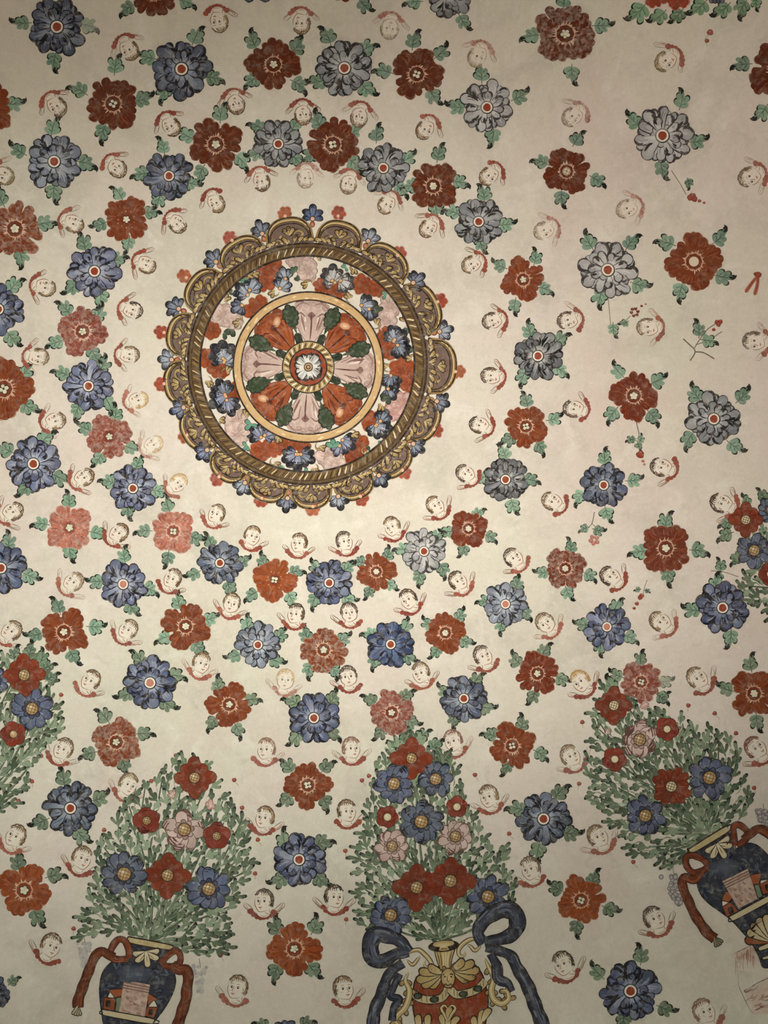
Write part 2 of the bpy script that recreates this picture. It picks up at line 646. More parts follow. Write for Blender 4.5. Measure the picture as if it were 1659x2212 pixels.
# ------------------------------------------------------------------ blue and grey flowers
BLUES = {
    'blue': ((82, 91, 118), (24, 27, 38), (178, 182, 192)),
    'strong': ((58, 74, 108), (20, 25, 38), (146, 156, 178)),
    'violet': ((100, 106, 132), (26, 28, 40), (190, 191, 198)),
    'slate': ((84, 92, 110), (24, 28, 36), (174, 178, 184)),
    'steel': ((120, 126, 138), (32, 37, 46), (196, 198, 200)),
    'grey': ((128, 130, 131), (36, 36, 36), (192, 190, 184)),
    'pale': ((158, 156, 153), (56, 54, 54), (210, 204, 194)),
    'coal': ((100, 102, 105), (22, 24, 26), (200, 196, 186)),
}


def blue_flower(parent, x, y, R, lobes, rng, tone, pale_eye=False):
    fill, dark, light = BLUES[tone]
    k = len(lobes)
    P = Paint(0.0030)
    pet = []
    for i, a in enumerate(lobes):
        b = lobes[(i + 1) % k] + (2 * PI if i == k - 1 else 0)
        g = b - a
        for t in (.34, .66):
            pet.append((0, a + g * t + rng.uniform(-.06, .06), rng.uniform(.80, .92), .25, 0.3 if t < .5 else -0.3))
        pet.append((1, 0.5 * (a + b) + rng.uniform(-.08, .08), rng.uniform(.74, .88), .26, rng.uniform(-.3, .3)))
        q = rng.uniform(.17, .24)
        pet.append((2, a + rng.uniform(-.06, .06), rng.uniform(.92, 1.04), .24, rng.uniform(-.3, .3)))
        for sd in rng.sample((-1, 1), 2):
            pet.append((3, a + sd * q, rng.uniform(.94, 1.08), rng.uniform(.30, .37), sd * rng.uniform(.2, .6)))
        for sd in (-1, 1):
            if rng.random() < .75:
                pet.append((4, a + sd * rng.uniform(.1, .45), rng.uniform(.58, .70), .22, rng.uniform(-.5, .5)))
        if rng.random() < .6:
            pet.append((4, 0.5 * (a + b), rng.uniform(.56, .66), .2, rng.uniform(-.5, .5)))
    pet.sort(key=lambda p: p[0])
    P.blob(x, y, R * .6, R * .6, 0, mix(fill, dark, .55), wob=.03, rng=rng, n=30)
    for lv, a, ro, wd, bd in pet:
        r0 = .2 if lv < 2 else .26
        wd *= rng.uniform(.9, 1.12)
        fx, fy = x + R * r0 * math.cos(a), y + R * r0 * math.sin(a)
        cool = jit(fill, .09, rng)
        if rng.random() < .25:
            cool = mix(cool, light, .3)
        ow = rng.uniform(.04, .09)
        sh = rng.choice((-1, 1)) * R * .012
        P.lobe(fx - sh * math.sin(a), fy + sh * math.cos(a), a, R * (ro - r0 + ow * .7), R * (wd + ow), dark, root=.5, bend=bd)
        tr = ro - wd * .5
        toff = R * wd * bd * .8
        tx, ty = x + R * tr * math.cos(a) - toff * math.sin(a), y + R * tr * math.sin(a) + toff * math.cos(a)
        kr = R * wd * rng.uniform(.54, .66)
        P.blob(tx, ty, kr + R * ow * .5, kr + R * ow * .5, 0, dark, wob=.03, rng=rng)
        P.lobe(fx, fy, a, R * (ro - r0 - .01), R * wd, mix(cool, light, rng.uniform(.4, .9)), cool, root=.5, bend=bd)
        P.blob(tx, ty, kr, kr, 0, mix(cool, light, rng.uniform(0, .25)), cool, wob=.03, rng=rng)
        for q in range(3):                              # pale brush hairs from the heart outwards
            da = rng.uniform(-.4, .4) * wd
            ra, rb = R * rng.uniform(.36, .55), R * (ro - rng.uniform(.06, .22))
            c = mix(cool, light, rng.uniform(.3, .85)) if rng.random() < .75 else mix(cool, dark, .5)
            P.stroke([(x + ra * math.cos(a + da * .5), y + ra * math.sin(a + da * .5)),
                      (x + .5 * (ra + rb) * math.cos(a + da), y + .5 * (ra + rb) * math.sin(a + da)),
                      (x + rb * math.cos(a + da * .8 + bd * .25), y + rb * math.sin(a + da * .8 + bd * .25))], R * rng.uniform(.02, .045), c)
        sg = rng.choice((-1, 1)) if abs(bd) < .2 else (1 if bd < 0 else -1)
        if rng.random() < .7:                           # dark crescent round one side of the tip
            cx, cy = tx, ty
            rr = kr * .88
            P.stroke([(cx + rr * math.cos(a + sg * t), cy + rr * math.sin(a + sg * t)) for t in (2.1, 1.4, .6, -.2)], R * rng.uniform(.07, .12), mix(dark, fill, rng.uniform(0, .2)))
        if rng.random() < .55:                          # comma-shaped dark stroke in the petal
            aa = a + sg * wd * .22
            P.stroke([(x + R * .42 * math.cos(aa), y + R * .42 * math.sin(aa)), (x + R * .6 * math.cos(aa + sg * .06), y + R * .6 * math.sin(aa + sg * .06)),
                      (x + R * (ro - .16) * math.cos(aa - sg * .06), y + R * (ro - .16) * math.sin(aa - sg * .06))], R * rng.uniform(.07, .13), dark, taper='both')
    P.build('outer_petals', 'blue', parent)
    P = Paint(0.0068)
    n = 9
    a0 = rng.uniform(0, 1)
    for i in range(n):
        a = a0 + 2 * PI * i / n
        P.blob(x + R * .32 * math.cos(a), y + R * .32 * math.sin(a), R * .12, R * .13, a, dark, rng=rng)
    for i in range(n):
        a = a0 + 2 * PI * i / n
        c = jit(mix(fill, light, .12), .1, rng)
        P.blob(x + R * .305 * math.cos(a), y + R * .305 * math.sin(a), R * .10, R * .115, a, mix(c, light, .3), c, rng=rng)
    P.disc(x, y, R * .26, mix(fill, dark, .35), 24)
    P.build('inner_petals', 'blue', parent)
    P = Paint(0.0080)
    P.disc(x + R * .02, y + R * .02, R * .235, dark, 26)
    P.disc(x, y, R * .215, (222, 210, 188), 26)
    P.build('pale_ring', 'gold', parent)
    P = Paint(0.0088)
    P.blob(x, y, R * .15, R * .155, 0, (196, 132, 110) if pale_eye else (158, 68, 44), (190, 120, 98) if pale_eye else (150, 62, 40), wob=.03, rng=rng, n=20)
    P.build('flower_eye', 'red', parent)


# ------------------------------------------------------------------ loose flowers: kind, tone, x, y, R, leaves
FLOWERS = [
    ('b', 'slate', 123, 58, 64, [(47, 51), (191, 54), (116, 130)], ''),
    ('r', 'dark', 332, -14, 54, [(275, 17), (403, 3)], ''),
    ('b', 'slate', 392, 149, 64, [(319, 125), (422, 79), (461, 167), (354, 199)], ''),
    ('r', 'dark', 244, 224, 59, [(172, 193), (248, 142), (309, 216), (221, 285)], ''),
    ('r', 'red', -28, 232, 58, [(30, 226)], ''),
    ('b', 'steel', 117, 349, 61, [(39, 326), (113, 275), (186, 351), (115, 415)], ''),
    ('b', 'slate', 365, 380, 53, [(354, 316), (305, 375), (413, 397), (344, 430)], ''),
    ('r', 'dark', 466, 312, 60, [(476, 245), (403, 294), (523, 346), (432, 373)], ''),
    ('r', 'red', 273, 474, 50, [(258, 417), (216, 486), (325, 458), (278, 527)], 'n'),
    ('r', 'red', 32, 494, 62, [(97, 481), (0, 429), (47, 554)], 'w'),
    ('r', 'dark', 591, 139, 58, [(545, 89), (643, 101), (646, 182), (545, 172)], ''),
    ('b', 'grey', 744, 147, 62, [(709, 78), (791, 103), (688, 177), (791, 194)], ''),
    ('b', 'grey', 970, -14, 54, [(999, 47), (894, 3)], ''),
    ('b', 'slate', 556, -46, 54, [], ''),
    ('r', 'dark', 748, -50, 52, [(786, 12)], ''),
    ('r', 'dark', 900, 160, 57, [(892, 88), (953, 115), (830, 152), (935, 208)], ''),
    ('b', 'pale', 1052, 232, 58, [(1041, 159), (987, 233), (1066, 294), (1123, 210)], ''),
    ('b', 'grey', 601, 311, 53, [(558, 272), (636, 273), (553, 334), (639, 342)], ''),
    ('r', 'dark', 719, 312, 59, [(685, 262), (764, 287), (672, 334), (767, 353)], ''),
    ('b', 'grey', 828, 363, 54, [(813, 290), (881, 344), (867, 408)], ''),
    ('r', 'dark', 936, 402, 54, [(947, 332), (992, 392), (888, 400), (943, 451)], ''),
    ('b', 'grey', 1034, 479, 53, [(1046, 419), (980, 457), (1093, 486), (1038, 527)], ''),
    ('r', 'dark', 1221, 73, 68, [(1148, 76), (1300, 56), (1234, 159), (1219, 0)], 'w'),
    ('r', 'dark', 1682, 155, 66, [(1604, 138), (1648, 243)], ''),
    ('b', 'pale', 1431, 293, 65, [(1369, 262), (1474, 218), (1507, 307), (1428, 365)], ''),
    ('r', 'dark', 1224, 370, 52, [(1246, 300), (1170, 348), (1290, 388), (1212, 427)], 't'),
    ('b', 'pale', 1313, 583, 63, [(1271, 523), (1361, 523), (1295, 641), (1381, 617)], ''),
    ('r', 'red', 1499, 565, 63, [(1440, 523), (1556, 515), (1561, 599), (1469, 628)], 'p'),
    ('b', 'violet', 204, 586, 57, [(182, 525), (251, 560), (157, 622), (219, 643)], ''),
    ('b', 'blue', -4, 668, 57, [(30, 616), (25, 731)], ''),
    ('r', 'crimson', 178, 716, 55, [(142, 666), (214, 678), (121, 739), (202, 766)], ''),
    ('r', 'red', 8, 840, 65, [(54, 806), (61, 881)], ''),
    ('b', 'violet', 191, 834, 54, [(135, 805), (223, 790), (165, 887), (236, 871)], ''),
    ('r', 'crimson', 236, 943, 50, [(251, 894), (184, 926), (283, 969), (214, 992)], 'n'),
    ('b', 'violet', 72, 1002, 58, [(13, 970), (98, 945), (128, 1033), (56, 1056)], ''),
    ('b', 'violet', 287, 1055, 51, [(236, 1039), (297, 1001), (341, 1060), (275, 1102)], ''),
    ('r', 'pink', 150, 1140, 52, [(150, 1082), (89, 1130), (210, 1151), (150, 1193)], 'n'),
    ('r', 'pink', 374, 1148, 50, [(361, 1092), (311, 1146), (422, 1164), (363, 1206)], ''),
    ('b', 'blue', 2, 1227, 56, [(20, 1171), (64, 1245)], ''),
    ('b', 'violet', 266, 1262, 52, [(267, 1201), (208, 1257), (324, 1272), (284, 1314)], 'e'),
    ('b', 'slate', 475, 1216, 48, [(454, 1169), (419, 1242), (525, 1216), (495, 1269)], ''),
    ('r', 'red', 138, 1365, 54, [(127, 1309), (76, 1373), (206, 1355), (157, 1419)], ''),
    ('r', 'red', 401, 1353, 52, [(385, 1301), (354, 1377), (454, 1338), (427, 1399)], ''),
    ('b', 'steel', 557, 1393, 49, [(533, 1348), (506, 1419), (606, 1373), (596, 1429)], ''),
    ('b', 'blue', 324, 1475, 57, [(302, 1422), (272, 1502), (380, 1458), (361, 1522)], 'e'),
    ('r', 'red', 495, 1522, 50, [(469, 1480), (543, 1510), (457, 1561), (515, 1576)], ''),
    ('r', 'red', 251, 1603, 53, [(226, 1547), (192, 1627), (311, 1584), (270, 1652)], 'w'),
    ('r', 'orange', 593, 1253, 48, [(567, 1213), (639, 1233), (543, 1284), (629, 1292)], 'n'),
    ('b', 'blue', 711, 1259, 50, [(682, 1228), (751, 1228), (677, 1297), (752, 1294)], ''),
    ('r', 'red', 813, 1235, 43, [(777, 1213), (839, 1198), (798, 1279), (843, 1265)], ''),
    ('b', 'pale', 916, 1191, 49, [(871, 1186), (941, 1159), (904, 1247), (958, 1230)], ''),
    ('r', 'deep', 1012, 1142, 43, [(1031, 1108), (967, 1149), (1060, 1159), (1002, 1189)], ''),
    ('b', 'steel', 1092, 1305, 48, [(1049, 1299), (1118, 1262), (1082, 1351), (1136, 1323)], 'e'),
    ('r', 'red', 699, 1404, 50, [(660, 1372), (742, 1382), (666, 1446), (722, 1448)], 'w'),
    ('b', 'strong', 844, 1392, 50, [(801, 1368), (877, 1355), (808, 1427), (882, 1421)], ''),
    ('r', 'red', 962, 1367, 45, [(925, 1348), (994, 1330), (942, 1409), (1006, 1387)], ''),
    ('b', 'blue', 678, 1551, 54, [(633, 1514), (720, 1510), (639, 1595), (720, 1583)], ''),
    ('r', 'crimson', 846, 1539, 49, [(801, 1510), (877, 1500), (889, 1561), (822, 1583)], ''),
    ('b', 'slate', 1002, 1509, 51, [(960, 1495), (1028, 1468), (979, 1554), (1051, 1530)], ''),
    ('r', 'red', 1106, 1611, 50, [(1060, 1586), (1129, 1564), (1168, 1628), (1097, 1658)], ''),
    ('r', 'red', 1130, 604, 48, [(1079, 575), (1158, 557), (1178, 623), (1111, 660)], ''),
    ('b', 'coal', 1162, 769, 54, [(1143, 715), (1209, 731), (1129, 813), (1210, 798)], ''),
    ('r', 'deep', 1369, 855, 54, [(1335, 803), (1421, 823), (1322, 894), (1411, 899)], ''),
    ('b', 'grey', 1542, 905, 58, [(1502, 852), (1605, 857), (1487, 948), (1586, 965)], ''),
    ('r', 'red', 1136, 921, 48, [(1138, 866), (1197, 906), (1100, 950), (1168, 965)], ''),
    ('b', 'coal', 1092, 1036, 50, [(1090, 978), (1146, 1036), (1107, 1092), (1044, 1030)], ''),
    ('b', 'slate', 1304, 1048, 50, [(1305, 989), (1369, 1039), (1251, 1073), (1310, 1110)], ''),
    ('r', 'deep', 1221, 1228, 46, [(1234, 1181), (1172, 1238), (1274, 1242), (1226, 1281)], 'w'),
    ('r', 'deep', 1438, 1184, 56, [(1438, 1127), (1381, 1191), (1509, 1188), (1442, 1243)], ''),
    ('b', 'blue', 1311, 1354, 49, [(1330, 1309), (1259, 1351), (1362, 1377), (1296, 1397)], 'e'),
    ('b', 'blue', 1561, 1313, 57, [(1545, 1262), (1496, 1319), (1580, 1377)], ''),
    ('r', 'deep', 1161, 1455, 49, [(1114, 1427), (1175, 1405), (1214, 1468), (1153, 1505)], ''),
    ('r', 'crimson', 1385, 1473, 46, [(1383, 1424), (1332, 1459), (1437, 1473), (1431, 1507)], ''),
    ('r', 'red', 1629, 1498, 54, [(1620, 1434), (1568, 1490), (1634, 1559)], ''),
    ('b', 'slate', 152, 1746, 58, [(138, 1681), (216, 1726), (88, 1777), (174, 1806)], ''),
    ('r', 'orange', 52, 1923, 59, [(37, 1863), (118, 1890), (79, 1981)], ''),
    ('b', 'slate', -17, 2148, 40, [(27, 2118)], ''),
    ('r', 'red', 665, 1696, 51, [(624, 1655), (704, 1655), (619, 1728), (704, 1733)], ''),
    ('b', 'blue', 646, 1857, 58, [(612, 1814), (697, 1819), (604, 1902), (693, 1903)], ''),
    ('r', 'orange', 636, 2050, 58, [(596, 2003), (682, 2001), (594, 2099), (675, 2096)], ''),
    ('b', 'blue', 617, 2250, 48, [(567, 2212), (661, 2208)], ''),
    ('b', 'slate', 1174, 1769, 59, [(1207, 1711), (1118, 1745), (1234, 1802), (1161, 1836)], ''),
    ('r', 'orange', 1255, 1945, 53, [(1202, 1919), (1281, 1897), (1317, 1966), (1244, 2003)], ''),
    ('b', 'blue', 1362, 2141, 65, [(1386, 2064), (1290, 2101), (1437, 2180), (1347, 2207)], ''),
]
TONEWORD = {'red': 'brick red', 'dark': 'dark rust red', 'deep': 'dark red', 'orange': 'orange red', 'crimson': 'rubbed crimson', 'pink': 'faded pink red',
            'blue': 'deep blue', 'strong': 'bright blue', 'violet': 'violet blue', 'slate': 'slate blue', 'steel': 'pale steel blue',
            'grey': 'dark grey', 'pale': 'pale grey', 'coal': 'charcoal grey'}
KINDWORD = {'r': 'red flower', 'b': 'blue flower', 'g': 'grey flower'}


def kind_of(k, tone):
    return 'g' if tone in ('grey', 'pale', 'coal') else k


FP = places([(i, f[2], f[3], KINDWORD[kind_of(f[0], f[1])]) for i, f in enumerate(FLOWERS)])
for i, (k, tone, x, y, R, lv, opt) in enumerate(FLOWERS):
    rng = random.Random(100 + i)
    kk = kind_of(k, tone)
    w = KINDWORD[kk]
    root = thing(w.replace(' ', '_'), x, y, '%s painted flower, %s' % (TONEWORD[tone], FP[i]), 'painted flower', 'painted %ss scattered over the vault' % w)
    la = lobe_angles(x, y, lv)
    teal = (122, 148, 123) if y < 1420 else (118, 134, 108)
    for a, b in lv:
        d = math.atan2(b - y, a - x)
        fa = 0.45 if (a, b) in ((191, 54), (1437, 1473)) else 0.0
        draw_leaf(root, a, b, d + rng.uniform(-.25, .25), 0.74 * R if R < 60 else 43, rng, teal, faint=fa)
    if k == 'r':
        eye = 'net' if 't' in opt else 'plain' if 'p' in opt else 'seeds'
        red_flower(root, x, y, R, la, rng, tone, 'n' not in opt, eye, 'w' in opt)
    else:
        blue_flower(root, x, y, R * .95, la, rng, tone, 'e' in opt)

# ------------------------------------------------------------------ cherub heads
# x, y, facing (-1 left, 1 right, 0 front), hair, fade
CHERUBS = [
    (473, 47, 1, 'o', .1), (279, 108, 1, 'b', .2), (123, 230, 1, 'b', .1), (370, 273, 1, 'b', .1), (510, 225, 0, 'b', .1),
    (253, 363, 0, 'b', .1), (159, 483, -1, 'b', .2), (467, 439, 1, 'b', .1), (383, 484, -1, 'b', .1), (8, 379, 0, 'o', .2),
    (565, 392, 1, 'b', .1), (316, 572, -1, 'b', .1), (651, 51, 1, 'b', .2), (842, 62, 0, 'b', .35), (1031, 122, -1, 'o', .35),
    (655, 248, 0, 'b', .1), (776, 253, 0, 'b', .2), (918, 280, -1, 'b', .15), (660, 385, -1, 'b', .35), (753, 398, 0, 'b', .3),
    (1056, 380, -1, 'b', .15), (835, 442, -1, 'b', .25), (925, 493, -1, 'b', .15), (1018, 571, -1, 'b', .1),
    (1438, 132, -1, 'o', .25), (1236, 252, -1, 'b', .35), (1354, 451, -1, 'b', .4), (1175, 498, -1, 'b', .35), (1619, 382, -1, 'b', .3),
    (1226, 692, -1, 'd', .2), (1399, 707, -1, 'b', .3), (1629, 737, -1, 'd', .3), (1239, 883, 1, 'd', .15), (1428, 1009, 1, 'd', .1),
    (1192, 1083, 1, 'b', .15), (1558, 1087, 1, 'd', .1), (1063, 693, -1, 'd', .15), (1060, 812, -1, 'd', .1), (1035, 918, 1, 'd', .1),
    (1005, 1023, 1, 'd', .1), (98, 621, -1, 'b', .1), (287, 670, 1, 'd', .1), (83, 771, 1, 'b', .2), (280, 766, 1, 'b', .2),
    (299, 864, -1, 'g', .3), (120, 909, -1, 'b', .2), (332, 960, -1, 'g', .35), (182, 1031, -1, 'b', .1), (385, 1043, 1, 'g', .3),
    (28, 1105, -1, 'b', .1), (257, 1151, -1, 'b', .1), (159, 1257, -1, 'b', .3), (373, 1250, -1, 'b', .1), (468, 1110, -1, 'b', .1),
    (545, 1157, 1, 'b', .1), (500, 1303, 0, 'b', .1), (277, 1360, -1, 'b', .2), (25, 1363, -1, 'b', .2), (435, 1432, 1, 'b', .2),
    (196, 1470, -1, 'b', .2), (137, 1618, -1, 'b', .2), (646, 1173, -1, 'b', .05), (744, 1169, 1, 'd', .05), (847, 1137, -1, 'b', .05),
    (940, 1092, 1, 'b', .1), (989, 1255, 1, 'd', .05), (882, 1294, -1, 'd', .05), (639, 1326, -1, 'd', .05), (754, 1323, 0, 'd', 0),
    (1043, 1417, 1, 'd', .15), (616, 1468, 0, 'g', .35), (752, 1461, 0, 'd', .1), (909, 1453, -1, 'b', .15), (575, 1618, -1, 'r', .3),
    (759, 1616, 1, 'r', .2), (979, 1600, -1, 'r', .25), (1109, 1205, 1, 'd', .1), (1318, 1245, 1, 'd', .1), (1178, 1346, 0, 'b', .2),
    (1426, 1343, 1, 'b', .2), (1254, 1471, -1, 'g', .05), (1506, 1465, 1, 'b', .2), (1232, 1633, 1, 'b', .3), (1632, 1616, 1, 'r', .1),
    (277, 1694, 1, 'b', .25), (34, 1806, -1, 'b', .2), (177, 1853, 1, 'b', .15), (110, 2042, 1, 'b', .1), (513, 2133, -1, 'b', .2),
    (572, 1766, -1, 'b', .15), (749, 1752, 1, 'b', .1), (570, 1946, -1, 'd', .1), (722, 1937, 1, 'd', .05), (742, 2135, 1, 'b', .15),
    (1056, 1720, -1, 'b', .2), (1291, 1807, 1, 'b', .25), (1146, 1876, -1, 'b', .2), (1413, 1984, 1, 'd', .15), (1217, 2081, -1, 'd', .15),
    (1521, 2185, 1, 'r', .3),
]
HAIR = {'b': ((82, 54, 32), (142, 108, 66)), 'o': ((98, 76, 38), (146, 122, 74)), 'd': ((50, 34, 26), (104, 72, 48)),
        'g': ((170, 122, 62), (196, 160, 104)), 'r': ((112, 62, 44), (150, 104, 80))}
HAIRWORD = {'b': 'brown-haired', 'o': 'olive-haired', 'd': 'dark-haired', 'g': 'golden-haired', 'r': 'russet-haired'}
LOOKWORD = {-1: 'looking left', 1: 'looking right', 0: 'facing front'}


def cherub(root, x, y, face, hair, fade, rng):
    dist, _ = polar(x, y)
    hw = 16.2 + dist * .0046
    dx, dy = APEX[0] - x, APEX[1] - y
    ang = math.atan2(dx, -dy)                      # clockwise tilt of 'up'
    if y > 1400:
        ang *= .88
    ang += rng.uniform(-.08, .08)
    c, s = math.cos(ang), math.sin(ang)
    # local: +x right, +y up, unit hw
    T = (hw * c, hw * s, x, hw * s, -hw * c, y)
    d, m = HAIR[hair]
    f = lambda col, k=1.0: mix(col, PLASTER, min(.85, fade * k))
    skin = mix((223, 210, 190), PLASTER, .1)
    line = f((128, 78, 54))
    px = 1.0 / hw                                   # one pixel in local units
    fx = face * .24
    # wings
    for sd in (-1, 1):
        if rng.random() < .12:
            continue
        P = Paint(0.0012, T)
        wl = rng.uniform(.85, 1.15)
        near = .6 if face == sd else 1.0
        bx, by = sd * 1.0, -1.15
        tip = (sd * (1.0 + .95 * wl), -1.15 + 1.0 * wl)
        wc = f(rng.choice([(176, 128, 104), (160, 120, 100), (150, 126, 108)]), .9)
        wc = mix(wc, PLASTER, .25)
        P.stroke([(bx, by), (sd * (1.42 + .1 * wl), -.95), tip], .40 * near, wc, mix(wc, PLASTER, .3), taper='end', step=.16)
        P.stroke([(bx + sd * .05, by + .22), (sd * 1.3, -.62), (tip[0] - sd * .12, tip[1] - .02)], 1.6 * px, f((120, 84, 66), 1.4), step=.16)
        P.stroke([(bx, by - .05), (sd * 1.55, -.98), (sd * (1.2 + .85 * wl), -1.25 + .75 * wl), tip], 1.6 * px, f((130, 84, 66), 1.3), step=.16)
        P.build('wing', 'faint' if fade > .15 else 'brown', root)
    # face
    P = Paint(0.0020, T)
    P.blob(0, -1.05, .72, .62, 0, mix(skin, PLASTER, .3), mix(skin, PLASTER, .7), rng=rng, n=18)
    P.blob(0, 0, .86, 1.06, 0, skin, mix(skin, PLASTER, .5), rng=rng, n=24)
    P.blob(fx * 1.6, -.72, .5, .42, 0, skin, mix(skin, (206, 172, 144), .12), rng=rng, n=16)
    for sd in (-1, 1):
        P.blob(fx + sd * .42, -.36, .2, .16, 0, mix(skin, (204, 136, 112), .4 * (1 - fade)), skin, rng=rng, n=12)
    # contour of cheek and chin, neck
    w1 = 1.7 * px
    sgn = face if face else 1
    P.stroke([(sgn * .84, .2), (sgn * .92, -.25), (sgn * .72, -.78), (fx * 1.6, -1.1), (-sgn * .42, -.95)], w1, line, mix(line, PLASTER, .4), step=.12)
    if face == 0:
        P.stroke([(-.84, .1), (-.8, -.5), (-.4, -.98)], w1, line, step=.12)
    P.stroke([(-sgn * .55, -.8), (-sgn * .62, -1.15), (-sgn * .85, -1.35)], w1, f((150, 104, 80), 1.3), step=.12)
    P.stroke([(fx + .3, -1.12), (.42, -1.3), (.6, -1.38)], w1, f((160, 116, 92), 1.3), step=.12)
    P.stroke([(-.35, -1.42), (0, -1.55), (.4, -1.44)], w1, f((176, 130, 104), 1.3), step=.12)
    # eyes, brows, nose, mouth
    ek = mix((30, 20, 16), PLASTER, fade * .5)
    for sd in (-1, 1):
        ex = fx * 1.15 + sd * .33 * (1 if sd != face else .85)
        P.blob(ex, -.06, .105, .085, 0, ek, rng=rng, n=10)
        P.stroke([(ex - .17, .02), (ex, .09), (ex + .17, .03)], 1.5 * px, mix(ek, line, .5), step=.08)
        P.stroke([(ex - .2, .24), (ex, .32), (ex + .2, .26)], 1.4 * px, mix(line, skin, .35), step=.1)
    nx = fx * 1.5
    P.stroke([(nx - .06 * sgn, .1), (nx + .04 * sgn, -.22), (nx + .14 * sgn, -.36), (nx - .04 * sgn, -.42)], 1.6 * px, mix(line, skin, .2), step=.08)
    P.stroke([(nx - .2, -.63), (nx, -.67), (nx + .2, -.62)], 2.4 * px, f((164, 82, 62)), step=.08)
    P.stroke([(nx - .1, -.8), (nx + .1, -.8)], 1.4 * px, mix(line, skin, .5), step=.08)
    if face:
        P.stroke([(-face * .48, .05), (-face * .62, -.12), (-face * .5, -.32)], 1.6 * px, line, step=.08)
    P.build('face', 'faint' if fade > .3 else 'brown', root)
    # hair: short curls round the crown
    P = Paint(0.0034, T)
    a0 = -.15 if face >= 0 else .35
    lo, hi = (35 if face > 0 else -25 if face < 0 else -5), (205 if face > 0 else 145 if face < 0 else 185)
    n = 17
    for row in range(3):
        for i in range(n):
            t = math.radians(lo + (hi - lo) * (i + rng.uniform(-.3, .3)) / (n - 1))
            r = (1.0, .86, .74)[row]
            if (row == 2 and rng.random() < .62) or (row == 1 and rng.random() < .22):
                continue
            cx, cy = r * .93 * math.cos(t), r * 1.12 * math.sin(t) + .02
            tw = t + PI / 2 * rng.choice((-1, 1)) + rng.uniform(-.5, .5)
            l = rng.uniform(.16, .26)
            col = f(d) if row == 0 or rng.random() < .4 else f(m)
            P.stroke([(cx - l * math.cos(tw), cy - l * math.sin(tw)), (cx + .06 * math.cos(t), cy + .06 * math.sin(t)), (cx + l * math.cos(tw), cy + l * math.sin(tw))],
                     rng.uniform(.10, .19) * (1 if row < 1 else .7), mix(col, PLASTER, rng.uniform(0, .2)), step=.12)
    fl = -face if face else rng.choice((-1, 1))
    for q in range(4):                                # forelock
        u = -.3 + q * .2
        P.stroke([(u, .96), (u + .12 * fl, .72), (u + .02 * fl, .52)], .12, f(rng.choice((d, m))), taper='end', step=.1)
    if face:
        for q in range(3):
            P.stroke([(-face * (.82 - .05 * q), .3 - .25 * q), (-face * (.92 - .08 * q), .08 - .25 * q), (-face * (.78 - .08 * q), -.12 - .22 * q)], .16, f(rng.choice((d, m))), step=.1)
    P.build('hair', 'faint' if fade > .3 else 'brown', root)
    # scalloped collar
    P = Paint(0.0016, T)
    rc = f(rng.choice([(146, 66, 48), (140, 60, 46), (156, 78, 60)]), .9)
    if fade > .3:
        rc = mix(rc, (186, 130, 116), .3)
    q0, q1 = (-1.2, 1.12)
    m_ = 8
    sh = .12 * sgn
    pts = []
    for i in range(m_):
        u = q0 + (q1 - q0) * i / (m_ - 1)
        pts.append((u + sh, -1.68 + .60 * (abs(u) / 1.2) ** 2.2))
    P.stroke([(u, v + .1) for u, v in pts], .34, rc, taper='round', step=.14)
    for u, v in pts:
        k = rng.uniform(.85, 1.12)
        P.blob(u, v, .31 * k, .29 * k, 0, jit(rc, .07, rng), wob=.05, rng=rng, n=14)
    for u, v in pts[1:-1]:
        P.stroke([(u - .08, v + .12), (u + .02, v), (u + .12, v - .06)], 1.5 * px, mix(rc, (100, 40, 30), .4), step=.1)
    P.build('collar', 'faint' if fade > .3 else 'red', root)


CP = places([(i, c[0], c[1], 'cherub') for i, c in enumerate(CHERUBS)])
for i, (x, y, face, hair, fade) in enumerate(CHERUBS):
    rng = random.Random(900 + i)
    look = 'faded' if fade >= .3 else HAIRWORD[hair]
    root = thing('cherub_head', x, y, '%s painted cherub head with red collar, %s' % (look, CP[i]), 'painted cherub', 'winged cherub heads scattered over the vault')
    cherub(root, x, y, face, hair, fade, rng)
#PART2

# ------------------------------------------------------------------ the round medallion at the crown
def zz(x, y):
    return 330 + x / 2.4397, 430 + y / 2.4391


DKB = (44, 32, 26); GOLD = (148, 118, 68); GOLD_L = (202, 178, 126); GOLD_D = (96, 70, 40); MAUVE = (178, 150, 136)


def palmette(P, x, y, ang, R, fill, dark, light, rng, n=5, spread=1.9):
    order = sorted(range(n), key=lambda i: -abs(i - (n - 1) / 2))
    for i in order:
        t = ang + spread * (i / (n - 1) - .5)
        ln = R * (1.0 - .28 * abs(i - (n - 1) / 2) / ((n - 1) / 2)) * rng.uniform(.93, 1.06)
        bd = .35 * (1 if i > (n - 1) / 2 else -1 if i < (n - 1) / 2 else 0)
        P.lobe(x, y, t, ln + 2.2, R * .5 + 3.0, dark, root=.3, bend=bd)
        P.lobe(x, y, t, ln - 1.0, R * .5 - 1.5, mix(fill, light, .45), jit(fill, .1, rng), root=.3, bend=bd)
        for q in (-.14, .12):
            P.stroke([(x + ln * .25 * math.cos(t + q), y + ln * .25 * math.sin(t + q)), (x + ln * .8 * math.cos(t + q * 1.1 + bd * .18), y + ln * .8 * math.sin(t + q * 1.1 + bd * .18))],
                     R * .06, mix(fill, light, .8))
        P.stroke([(x + ln * .7 * math.cos(t + .2), y + ln * .7 * math.sin(t + .2)), (x + ln * .9 * math.cos(t), y + ln * .9 * math.sin(t)), (x + ln * .72 * math.cos(t - .22), y + ln * .72 * math.sin(t - .22))], R * .08, mix(dark, fill, .3))


